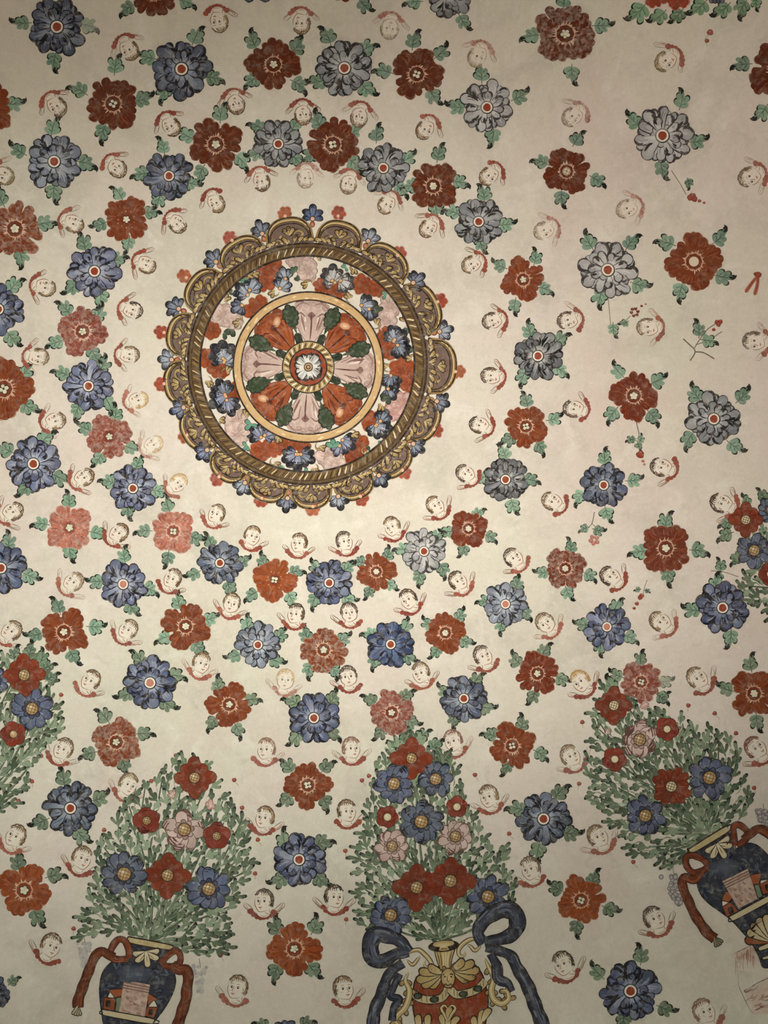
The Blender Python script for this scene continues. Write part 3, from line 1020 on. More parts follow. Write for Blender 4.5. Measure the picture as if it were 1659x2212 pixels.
def cloud(P, x, y, rx, ry, ang, col, rng, n=8, outline=None, light=None):
    ca, sa = math.cos(ang), math.sin(ang)
    b = []
    for i in range(n):
        t = 2 * PI * i / n + rng.uniform(-.2, .2)
        u, v = rx * .68 * math.cos(t), ry * .68 * math.sin(t)
        b.append((x + u * ca - v * sa, y + u * sa + v * ca, min(rx, ry) * rng.uniform(.36, .5), t + ang))
    if outline:
        for bx, by, r, t in b:
            P.blob(bx, by, r + 1.3, r + 1.3, 0, outline, wob=.04, rng=rng)
    else:
        for bx, by, r, t in b:
            P.blob(bx, by, r + 1.4, r + 1.4, 0, mix(col, PLASTER, .5), wob=.06, rng=rng)
    P.blob(x, y, rx * .75, ry * .75, ang, col, rng=rng, n=20)
    for bx, by, r, t in b:
        c = jit(col, .08, rng)
        P.blob(bx, by, r, r, 0, mix(c, light, .5) if light else c, c, wob=.05, rng=rng)
        k = mix(c, light, .6) if light and rng.random() < .5 else mix(c, (70, 26, 18) if not outline else outline, .5)
        P.stroke([(bx + r * .55 * math.cos(t + q), by + r * .55 * math.sin(t + q)) for q in (-1.1, 0, 1.1)], r * .2, k)
        P.stroke([(x + .2 * (bx - x), y + .2 * (by - y)), (bx, by)], r * .16, mix(c, outline or (80, 30, 20), .5))


def curl(P, x, y, ang, r, turn, col, dark, w=5.0, arc=4.2):
    """C-scroll ending in a rolled eye"""
    pts = []
    for i in range(11):
        t = i / 10
        rr = r * (1 - .72 * t)
        a = ang + turn * arc * t
        pts.append((x + rr * math.cos(a), y + rr * math.sin(a)))
    P.stroke(pts, w + 2.6, dark, taper='start', step=2.5)
    P.stroke(pts, w, col, mix(col, GOLD_L, .5), taper='start', step=2.5)
    P.blob(*pts[-1], w * .55, w * .55, 0, mix(col, GOLD_L, .5))


rng = random.Random(5)
CX, CY = 665.0, 786.0
med = thing('ceiling_medallion', CX, CY, 'large round gold scalloped medallion with red and mauve rosette in its middle', 'painted medallion')
S_Z = [(725, 160), (985, 170), (1240, 310), (1430, 560), (1520, 890), (1420, 1180), (1270, 1380), (1060, 1510), (840, 1560), (600, 1510),
       (400, 1410), (240, 1230), (140, 960), (150, 720), (240, 460), (450, 270)]
S_ANG = []
for q in S_Z:
    a, b = zz(*q)
    S_ANG.append(math.atan2(b - CY, a - CX))
for i in range(1, 16):
    while S_ANG[i] < S_ANG[i - 1]:
        S_ANG[i] += 2 * PI


def pol(r, a):
    return CX + r * math.cos(a), CY + r * math.sin(a)


for i in range(16):
    a = S_ANG[i]
    ap = S_ANG[i - 1] - (2 * PI if i == 0 else 0)
    an = S_ANG[(i + 1) % 16] + (2 * PI if i == 15 else 0)
    a0, a1 = .5 * (a + ap), .5 * (a + an)
    rt = {4: 317, 0: 315, 1: 313, 8: 309, 12: 310}.get(i, 308)
    P = Paint(0.0020)
    half = .5 * (a1 - a0)

    def arc(rad, shrink=0.0, n=16):
        out = []
        for k in range(n + 1):
            u = -1 + 2 * k / n
            ca = (a0 + a1) / 2 + half * u * (.90 - shrink)
            rr = 266 + (rad - 266) * (1 - abs(u) ** 2.6) ** .55
            out.append(pol(rr, ca))
        return out
    ground = (112, 92, 78)
    outer = arc(rt)
    base = [pol(256, a1 - (a1 - a0) * k / 8) for k in range(9)]
    P.poly(outer + base, ground, sm=False, thr=12, shade=lambda x, y: mix(ground, (128, 100, 92), rng.uniform(0, .7)))
    P.stroke(outer, 12, GOLD, taper='none', raw=True)
    P.stroke(arc(rt - 2), 2.2, GOLD_L, taper='none', raw=True)
    P.stroke(arc(rt + 3.5), 3.0, DKB, taper='none', raw=True)
    P.stroke(arc(rt - 5.5, .03), 1.6, GOLD_D, taper='none', raw=True)
    P.stroke(arc(rt - 9.5, .07), 2.6, DKB, taper='none', raw=True)
    P.build('scallop_band', 'gold', med)
    P = Paint(0.0042)
    am = .5 * (a0 + a1)
    # two scrolled acanthus curls and their leaflets
    for sd in (-1, 1):
        c0 = pol(278, am + sd * half * .42)
        curl(P, c0[0], c0[1], am + (PI if sd > 0 else 0) + sd * .9, 16, sd, GOLD, DKB, 6.5)
        for k in range(4):
            t = am + sd * half * (.12 + .2 * k)
            p = pol(262 + 2 * k, t)
            dirn = am + sd * (.35 + .35 * k)
            P.lobe(p[0], p[1], dirn, 19 - k, 11.5, DKB, root=.3, bend=.4 * sd)
            P.lobe(p[0], p[1], dirn, 17 - k, 7.5, GOLD_L, GOLD, root=.3, bend=.4 * sd)
    p = pol(290, am)
    for t in (-.7, 0, .7):
        P.lobe(p[0] - 9 * math.cos(am), p[1] - 9 * math.sin(am), am + t, 20, 11, DKB, root=.3)
        P.lobe(p[0] - 9 * math.cos(am), p[1] - 9 * math.sin(am), am + t, 17.5, 7.4, GOLD_L, GOLD, root=.3)
    for k in range(10):
        t = a0 + (a1 - a0) * (k + .5) / 10
        r = rng.uniform(262, 270)
        P.stroke([pol(r - 3, t - .01), pol(r, t + .012), pol(r + 4, t)], 2.2, rng.choice((DKB, GOLD_L, GOLD_D)))
    for k in range(12):
        t = am + half * rng.uniform(-.72, .72)
        r = rng.uniform(264, 294 - 20 * abs(t - am) / half)
        P.stroke([pol(r, t), pol(r + 4, t + .02), pol(r + 5, t + .04)], 2.0, rng.choice((DKB, DKB, (120, 92, 84))))
    P.build('scroll_ornament', 'gold', med)

for zx, zy in [(843, 70), (1150, 190), (1400, 420), (1545, 690), (1530, 1075), (1400, 1310), (1210, 1485), (985, 1600), (705, 1610), (470, 1525),
               (260, 1345), (130, 1110), (65, 845), (105, 565), (310, 305), (565, 150)]:
    x, y = zz(zx, zy)
    a = math.atan2(y - CY, x - CX)
    P = Paint(0.0018)
    f, d, l = BLUES[rng.choice(('slate', 'steel', 'strong', 'blue') if x < 740 else ('slate', 'steel', 'slate'))]
    fx, fy = x - 13 * math.cos(a), y - 13 * math.sin(a)
    P.blob(fx - 13 * math.cos(a), fy - 13 * math.sin(a), 7, 6, a, (126, 58, 42), rng=rng)
    P.blob(fx - 13 * math.cos(a), fy - 13 * math.sin(a), 5, 4, a, (196, 140, 112), (170, 84, 58), rng=rng)
    palmette(P, fx, fy, a, 29, f, d, l, rng, 5, 2.5)
    P.blob(fx - 1 * math.cos(a), fy - 1 * math.sin(a), 6, 6, 0, DKB, rng=rng)
    P.blob(fx - 1 * math.cos(a), fy - 1 * math.sin(a), 4.4, 4.4, 0, (206, 164, 132), rng=rng)
    P.build('blue_floret', 'blue', med)
for zx, zy in [(695, 75), (980, 75), (1300, 285), (1515, 535), (1610, 910), (1495, 1220), (1325, 1440), (1100, 1580), (845, 1635), (570, 1590),
               (340, 1475), (170, 1250), (45, 975), (45, 700), (165, 405), (410, 205)]:
    x, y = zz(zx, zy)
    P = Paint(0.0014)
    c = rng.choice(((170, 96, 66), (160, 70, 48), (166, 84, 66)))
    cloud(P, x, y, 14, 14, 0, c, rng, 6)
    P.blob(x - 6 * math.cos(math.atan2(y - CY, x - CX)), y - 6 * math.sin(math.atan2(y - CY, x - CX)), 3.6, 3.6, 0, (214, 170, 140), rng=rng)
    P.build('red_floret', 'red', med)

# rope-moulded ring
P = Paint(0.0054)
P.ring(CX - 1, CY, 231, 258, (116, 90, 54), 160, (98, 74, 44), ay=1.008)
P.ring(CX - 1, CY, 237, 246, (150, 122, 76), 160, (128, 100, 60), ay=1.008)
n = 210
for i in range(n):
    a = 2 * PI * i / n + rng.uniform(-.01, .01)
    k = rng.random()
    P.stroke([(CX - 1 + r * math.cos(a + o), CY + 1.008 * r * math.sin(a + o)) for r, o in ((234, 0), (240, .012), (246, .03), (250, .034))],
             rng.uniform(1.6, 3.4), rng.choice(((58, 40, 28), (84, 60, 38))) if i % 2 else (mix(GOLD_L, (226, 214, 186), k) if k < .5 else GOLD), taper='both', step=3)
P.ring(CX - 1, CY, 229.5, 233.5, DKB, 160, ay=1.008)
P.ring(CX - 1, CY, 249.5, 252.0, (74, 52, 34), 160, ay=1.008)
P.ring(CX - 1, CY, 256.5, 260.0, DKB, 160, ay=1.008)
P.build('rope_ring', 'gold', med)

# garland between the two rings
RED_M = (140, 63, 28)
G_RED = [(615, 355, 34, 26, .2), (590, 440, 24, 20, 0), (540, 565, 36, 20, -.7), (905, 460, 30, 17, .3), (970, 485, 22, 18, .4), (1110, 455, 34, 22, .6),
         (1180, 470, 22, 18, .4), (1225, 730, 20, 28, .1), (1245, 800, 18, 22, 0), (1320, 910, 34, 28, .6), (1355, 965, 22, 26, 0), (1150, 1165, 28, 18, -.9),
         (1080, 1290, 24, 26, 0), (1070, 1355, 26, 22, -.5), (770, 1300, 34, 15, 0), (600, 1315, 44, 20, .1), (560, 1345, 24, 16, .3), (425, 1030, 18, 36, .4),
         (290, 840, 26, 22, .2), (345, 890, 28, 22, .5), (310, 690, 20, 20, 0), (680, 1290, 22, 16, 0)]
for zx, zy, rx, ry, an in G_RED:
    x, y = zz(zx, zy)
    P = Paint(0.0016)
    cloud(P, x, y, rx / 1.08, ry / 1.08, an, jit(RED_M, .08, rng), rng, 8, None, (184, 92, 54))
    P.build('red_garland_flower', 'red', med)
G_MAU = [(770, 320, 30, 24, .2), (815, 375, 22, 28, .2), (1250, 560, 24, 28, .3), (1230, 640, 22, 26, 0), (1310, 1075, 30, 26, -.4), (1270, 1120, 30, 20, -.4),
         (930, 1360, 36, 24, .5), (960, 1400, 26, 22, .3), (440, 1170, 26, 30, .4), (450, 1235, 28, 26, .4), (370, 610, 30, 26, 0), (420, 640, 26, 20, .3)]
for zx, zy, rx, ry, an in G_MAU:
    x, y = zz(zx, zy)
    P = Paint(0.0018)
    c = (182, 134, 122) if zx > 1260 and zy > 1000 else MAUVE
    cloud(P, x, y, rx / 1.08, ry / 1.08, an, c, rng, 9, mix(c, (110, 70, 64), .6), (222, 204, 190))
    P.build('mauve_garland_flower', 'gold', med)
G_BLU = [(670, 470, -1.0, 40, 'steel'), (700, 420, -1.9, 34, 'steel'), (500, 505, 3.9, 44, 'steel'), (510, 480, 5.2, 42, 'steel'), (470, 560, 2.6, 36, 'slate'),
         (945, 430, -1.5, 46, 'pale'), (960, 440, -2.5, 40, 'pale'), (990, 430, .5, 42, 'pale'), (1100, 560, -.1, 44, 'steel'), (1140, 580, 1.4, 34, 'slate'),
         (1270, 750, -.7, 48, 'slate'), (1275, 740, -1.9, 40, 'steel'), (1290, 770, .9, 44, 'slate'), (1255, 930, 1.7, 44, 'slate'), (1240, 1000, 1.0, 38, 'slate'),
         (1175, 1195, .2, 46, 'steel'), (1180, 1190, 1.5, 42, 'steel'), (1200, 1170, -1.0, 36, 'slate'), (1000, 1270, .6, 42, 'violet'), (985, 1300, 2.0, 32, 'violet'),
         (765, 1345, 1.6, 50, 'violet'), (755, 1345, 2.7, 42, 'violet'), (780, 1345, .5, 42, 'slate'), (570, 1255, -2.3, 44, 'violet'), (590, 1245, -.4, 36, 'violet'),
         (385, 1040, 2.6, 52, 'violet'), (380, 1030, -2.0, 46, 'slate'), (390, 1060, 1.2, 46, 'violet'), (380, 850, -2.2, 52, 'steel'), (375, 860, -.9, 44, 'steel'),
         (370, 840, -1.6, 54, 'steel')]
for zx, zy, an, R, tn in G_BLU:
    x, y = zz(zx, zy)
    P = Paint(0.0024)
    f, d, l = BLUES[tn]
    palmette(P, x, y, an, R / 1.32, f, d, l, rng, 5, 1.7)
    P.blob(x, y, 4.6, 4.6, 0, DKB, rng=rng)
    P.blob(x, y, 3.4, 3.4, 0, (206, 158, 110), rng=rng)
    P.build('acanthus_leaf', 'blue', med)
for zx, zy in [(530, 395), (500, 400), (380, 530), (870, 315), (1060, 365), (1040, 520), (1330, 645), (1365, 840), (1235, 885), (1205, 1085), (1280, 1190), (1055, 1240),
               (880, 1305), (640, 1390), (350, 1165), (490, 1140), (390, 910), (455, 650), (290, 960), (640, 490), (815, 445), (1180, 660), (660, 1255), (850, 1420), (1120, 1330)]:
    x, y = zz(zx, zy)
    P = Paint(0.0034)
    a = rng.uniform(0, 6)
    curl(P, x, y, a, 11, rng.choice((-1, 1)), GOLD, DKB, 5.5)
    for k in range(2):
        P.lobe(x, y, a + 2 + k * .8, 15, 8.5, DKB, root=.3)
        P.lobe(x, y, a + 2 + k * .8, 13, 5.4, GOLD_L, GOLD, root=.3)
    P.build('gold_curl', 'gold', med)
for zx, zy, R in [(750, 385, 15), (770, 430, 13), (375, 705, 17), (425, 690, 17), (1225, 505, 12), (1240, 1040, 20), (950, 1305, 20), (515, 1190, 18), (495, 1300, 14), (690, 1415, 11),
                  (1015, 360, 11), (1345, 685, 11), (1370, 800, 11), (480, 420, 13), (400, 490, 11), (1210, 1285, 11), (800, 1435, 11), (1265, 1220, 12), (1185, 590, 16), (1140, 1325, 11)]:
    x, y = zz(zx, zy)
    P = Paint(0.0030)
    g = rng.choice(((66, 98, 74), (58, 74, 54), (84, 140, 112))) if R < 16 else (50, 66, 48)
    if zy > 1150 and zx < 1000:
        g = (88, 142, 116)
    for k in range(3):
        a = rng.uniform(0, 6)
        P.lobe(x, y, a, R * .9, R * .6, (28, 36, 30), root=.5)
        P.lobe(x, y, a, R * .8, R * .48, mix(g, LEAF_L, .2), g, root=.5)
    P.build('green_leaf', 'green', med)

# cream ring
HX, HY = 666.0, 793.0
P = Paint(0.0054)
P.ring(HX, HY, 145, 162, (200, 165, 114), 140, (190, 154, 106))
for i in range(90):
    a = rng.uniform(0, 6.28); r = rng.uniform(147, 158)
    P.stroke([(HX + r * math.cos(a + t), HY + r * math.sin(a + t)) for t in (0, .03, .06)], rng.uniform(1.5, 4), rng.choice(((196, 156, 104), (222, 192, 146), (180, 144, 98))))
P.ring(HX, HY, 143.5, 146.5, DKB, 140)
P.ring(HX, HY, 160.5, 164.0, DKB, 140)
P.build('cream_ring', 'gold', med)

# rosette: eight heart-shaped petals, leaves between them, hub
for k in range(8):
    a = -PI / 2 + .06 + k * PI / 4
    mau = k % 2 == 0
    c0 = MAUVE if mau else (146, 67, 30)
    dk = (104, 66, 60) if mau else (78, 28, 18)
    lt = (222, 206, 190) if mau else (196, 112, 64)
    ca, sa = math.cos(a), math.sin(a)

    def loc(u, v):
        return HX + u * ca - v * sa, HY + u * sa + v * ca
    P = Paint(0.0022)
    oc = mix(dk, c0, .3)
    P.blob(*loc(112, 0), 22, 15, a, oc, wob=.05, rng=rng, n=20)
    for sd in (-1, 1):
        P.blob(*loc(122, sd * 22), 20.5, 18.5, a, oc, wob=.06, rng=rng, n=24)
        P.blob(*loc(100, sd * 27), 17.5, 15.5, a, oc, wob=.06, rng=rng, n=24)
        P.lobe(*loc(54, sd * 4), a + sd * .26, 62, 33, oc, root=.25)
    for sd in (-1, 1):
        P.lobe(*loc(55, sd * 4), a + sd * .26, 60, 30, mix(c0, lt, .3), c0, root=.25)
        P.blob(*loc(100, sd * 27), 16, 14, a, mix(c0, lt, .3), c0, wob=.06, rng=rng, n=24)
        P.blob(*loc(122, sd * 22), 19, 17, a, mix(c0, lt, .45), c0, wob=.06, rng=rng, n=24)
        P.blob(*loc(126, sd * 8), 13, 13, a, mix(c0, lt, .4), c0, rng=rng)
        for q in range(7):
            w = rng.uniform(-10, 10)
            r0 = rng.uniform(62, 90)
            P.stroke([loc(r0, sd * (6 + r0 * .08) + w * .3), loc(r0 + 18, sd * (14 + r0 * .05) + w * .7), loc(r0 + 32, sd * (18 + r0 * .04) + w)], rng.uniform(1.6, 4.8),
                     mix(c0, rng.choice((dk, dk, lt, lt)), rng.uniform(.3, .85)))
        for u, v, r in ((136, 12, 8), (139, 3, 7), (130, 30, 8.5), (116, 38, 8), (103, 38, 7), (92, 32, 6.5)):
            P.blob(*loc(u, sd * v), r, r, 0, mix(c0, lt, rng.uniform(.1, .5)), mix(c0, dk, rng.uniform(0, .25)), rng=rng)
            P.stroke([loc(u - 3, sd * v - 4), loc(u + 2, sd * v), loc(u - 3, sd * v + 4)], 2, mix(c0, dk, .5))
        P.stroke([loc(112, sd * 34), loc(128, sd * 34), loc(138, sd * 20), loc(134, sd * 6)], 4, mix(c0, dk, .35))
        P.stroke([loc(108, sd * 12), loc(116, sd * 24), loc(108, sd * 34)], 3.5, mix(c0, dk, .6))
    P.stroke([loc(58, 0), loc(90, 1), loc(118, 0)], 3.4, dk)
    if not mau:
        P.blob(*loc(118, rng.choice((-14, 14))), 12, 8, a + 1, (216, 180, 142), mix(c0, (216, 170, 130), .5), rng=rng)
    P.stroke([loc(112, -8), loc(118, 0), loc(112, 8)], 3, mix(dk, c0, .2))
    P.build('mauve_petal' if mau else 'red_petal', 'gold' if mau else 'red', med)
    b = a + PI / 8
    cb, sb = math.cos(b), math.sin(b)
    P = Paint(0.0040)
    P.lobe(HX + 52 * cb, HY + 52 * sb, b, 26, 16, (40, 54, 38), root=1.0)
    g = (54, 70, 48)
    for q, (u, v, s) in enumerate(((100, -5, 5.5), (100, 5, 5.5), (109, -9, 6), (109, 9, 6), (119, -11, 6.5), (119, 11, 6.5), (129, -8, 6.5), (129, 8, 6.5), (136, 0, 6))):
        P.blob(HX + u * cb - v * sb, HY + u * sb + v * cb, s + 1.3, s + 1.3, 0, (26, 34, 26), rng=rng)
    P.lobe(HX + 76 * cb, HY + 76 * sb, b, 62, 13, (26, 34, 26), root=.1)
    for q, (u, v, s) in enumerate(((100, -5, 4.6), (100, 5, 4.6), (109, -9, 5), (109, 9, 5), (119, -11, 5.4), (119, 11, 5.4), (129, -8, 5.4), (129, 8, 5.4), (136, 0, 5))):
        P.blob(HX + u * cb - v * sb, HY + u * sb + v * cb, s, s, 0, mix(g, (92, 112, 78), .4), g, rng=rng)
    P.lobe(HX + 78 * cb, HY + 78 * sb, b, 58, 16, g, root=.1)
    P.stroke([(HX + 82 * cb, HY + 82 * sb), (HX + 132 * cb, HY + 132 * sb)], 2, (28, 36, 28))
    P.build('rosette_leaf', 'green', med)
P = Paint(0.0062)
P.disc(HX, HY, 57, DKB, 60)
P.ring(HX, HY, 40, 54.5, (150, 122, 76), 90, (176, 150, 100))
for i in range(46):
    a = 2 * PI * i / 46
    P.stroke([(HX + r * math.cos(a + o), HY + r * math.sin(a + o)) for r, o in ((41, 0), (46, .05), (50, .1), (54, .1))], 3.2,
             (92, 66, 40) if i % 2 else rng.choice((GOLD_L, (222, 208, 176))))
P.ring(HX, HY, 38.5, 41.5, DKB, 70)
P.build('hub_ring', 'gold', med)
P = Paint(0.0082)
P.disc(HX, HY, 38.5, (152, 66, 38), 48)
for k in range(4):
    a = PI / 4 + k * PI / 2 - .12
    for t in (-.42, .42, 0):
        P.lobe(HX, HY, a + t, 35 if t == 0 else 32, 19, DKB, root=.3)
        P.lobe(HX, HY, a + t, 32.5 if t == 0 else 29.5, 15, (196, 190, 178), (168, 166, 160), root=.3)
    for t in (-.5, -.2, .2, .5):
        P.stroke([(HX + 12 * math.cos(a + t), HY + 12 * math.sin(a + t)), (HX + 29 * math.cos(a + t), HY + 29 * math.sin(a + t))], 1.8, rng.choice(((90, 88, 84), (226, 222, 210))))
for k in range(4):
    a = k * PI / 2 - .12
    P.lobe(HX, HY, a, 20, 9, (206, 200, 186), root=.3)
P.disc(HX, HY, 10, DKB, 24)
P.disc(HX, HY, 8, (176, 142, 104), 24)
P.ring(HX, HY, 3.2, 5, DKB, 20)
P.build('hub_flower', 'gold', med)


# ------------------------------------------------------------------ vases of flowers
def in_poly(x, y, pg):
    c = False
    for i in range(len(pg)):
        x0, y0 = pg[i - 1]; x1, y1 = pg[i]
        if (y0 > y) != (y1 > y) and x < (x1 - x0) * (y - y0) / (y1 - y0) + x0:
            c = not c
    return c


def foliage(root, mouth, outline, rng, nstem=15, gap=17.0, blend=1.0):
    mx, my = mouth
    xs = [p[0] for p in outline]; ys = [p[1] for p in outline]
    pts = []
    tries = 0
    while tries < 9000:
        tries += 1
        x, y = rng.uniform(min(xs), max(xs)), rng.uniform(min(ys), max(ys))
        if not in_poly(x, y, outline):
            continue
        if all((x - a) ** 2 + (y - b) ** 2 > gap * gap for a, b in pts):
            pts.append((x, y))
    ang = lambda p: math.atan2(p[1] - my, p[0] - mx)
    # stems fan out from the mouth; each takes the leaves nearest to its own direction
    aa = [ang(p) for p in pts]
    base = math.atan2(sum(ys) / len(ys) - my, sum(xs) / len(xs) - mx)
    rel = sorted((((a - base + PI) % (2 * PI)) - PI, i) for i, a in enumerate(aa))
    groups = [[] for _ in range(nstem)]
    for k, (r, i) in enumerate(rel):
        groups[k * nstem // len(rel)].append(pts[i])
    DG, MG, LG, TIP, PALE = (66, 82, 62), (102, 118, 90), (146, 160, 130), (32, 40, 38), (198, 200, 176)
    gl = list(range(nstem)); rng.shuffle(gl)
    for q, gi in enumerate(gl):
        g = sorted(groups[gi], key=lambda p: -math.hypot(p[0] - mx, p[1] - my))
        if not g:
            continue
        P = Paint(0.0010 + 0.00012 * q)
        far = g[0]
        dx, dy = far[0] - mx, far[1] - my
        sw = rng.uniform(-.10, .10)
        P.stroke([(mx, my), (mx + dx * .35 - dy * sw, my + dy * .35 + dx * sw), (mx + dx * .7 - dy * sw * .6, my + dy * .7 + dx * sw * .6), far], (7, 2.5), mix(MG, PALE, .25), MG, taper='none')
        P.stroke([(mx + 3, my), (mx + dx * .35 - dy * sw + 2, my + dy * .35 + dx * sw), (mx + dx * .7 - dy * sw * .6 + 1, my + dy * .7 + dx * sw * .6), far], 1.8, DG, taper='none')
        for x, y in g:
            d = math.hypot(x - mx, y - my)
            a = math.atan2(y - my, x - mx) + rng.choice((-1, 1)) * rng.uniform(.1, .75)
            if d < 60:
                a = math.atan2(y - my, x - mx) + rng.uniform(-.3, .3)
            L = rng.uniform(26, 40)
            bd = rng.uniform(-.5, .5)
            c = mix(DG, MG, rng.random()) if rng.random() < .6 else mix(MG, LG, rng.random())
            bx, by = x - .5 * L * math.cos(a), y - .5 * L * math.sin(a)
            # twig back towards the stem
            b2 = math.atan2(my - by, mx - bx)
            P.stroke([(bx, by), (bx + 9 * math.cos(b2) - 3 * math.sin(a), by + 9 * math.sin(b2) + 3 * math.cos(a)), (bx + 19 * math.cos(b2), by + 19 * math.sin(b2))], 2.6, mix(MG, PALE, rng.uniform(.1, .7)))
            if rng.random() < .8:
                P.stroke([(bx - 3 * math.sin(a), by + 3 * math.cos(a)), (x - 7 * math.sin(a), y + 7 * math.cos(a))], 3.2, PALE)
            tipc = TIP if rng.random() < .7 else mix(c, TIP, .5)
            for sd in rng.sample((-1, 1), 2):
                l2 = L * rng.uniform(.42, .58)
                ox, oy = bx + L * .18 * math.cos(a), by + L * .18 * math.sin(a)
                da = a + sd * rng.uniform(.5, .8)
                if rng.random() < .7:
                    P.lobe(ox, oy, da, l2 + 1.4, 7.4, tipc, root=.2, bend=-.4 * sd)
                P.lobe(ox, oy, da, l2 - .4, 6.6, mix(c, LG, .4), c, root=.2, bend=-.4 * sd)
            if rng.random() < .85:
                P.lobe(bx + L * .3 * math.cos(a), by + L * .3 * math.sin(a), a + bd * .25, L * .76, 7.6, tipc, root=.3, bend=bd)
            P.lobe(bx, by, a, L * .94, 7.6, mix(c, LG, .4), c, root=.3, bend=bd * .8)
            if rng.random() < .55:
                P.stroke([(bx + .15 * L * math.cos(a), by + .15 * L * math.sin(a)), (x + .25 * L * math.cos(a + bd * .3), y + .25 * L * math.sin(a + bd * .3))], 1.6, mix(c, DG, .7) if rng.random() < .5 else mix(c, LG, .8))
        P.build('leafy_stem', 'green', root)


def gold_ball(P, x, y, r, rng, c=(176, 140, 92), net=True):
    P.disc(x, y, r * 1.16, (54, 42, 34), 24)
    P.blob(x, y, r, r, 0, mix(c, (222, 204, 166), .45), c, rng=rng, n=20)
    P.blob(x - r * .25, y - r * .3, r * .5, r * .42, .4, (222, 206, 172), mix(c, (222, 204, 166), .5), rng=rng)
    if net:
        for q in (-.45, 0, .45):
            for d in (.3, .3 + PI / 2):
                ux, uy = math.cos(d), math.sin(d)
                l = r * math.sqrt(1 - q * q) * .92
                ox, oy = -uy * q * r, ux * q * r
                P.stroke([(x + ox - ux * l, y + oy - uy * l), (x + ox * 1.25, y + oy * 1.25), (x + ox + ux * l, y + oy + uy * l)], 1.3, (118, 84, 50), taper='none')


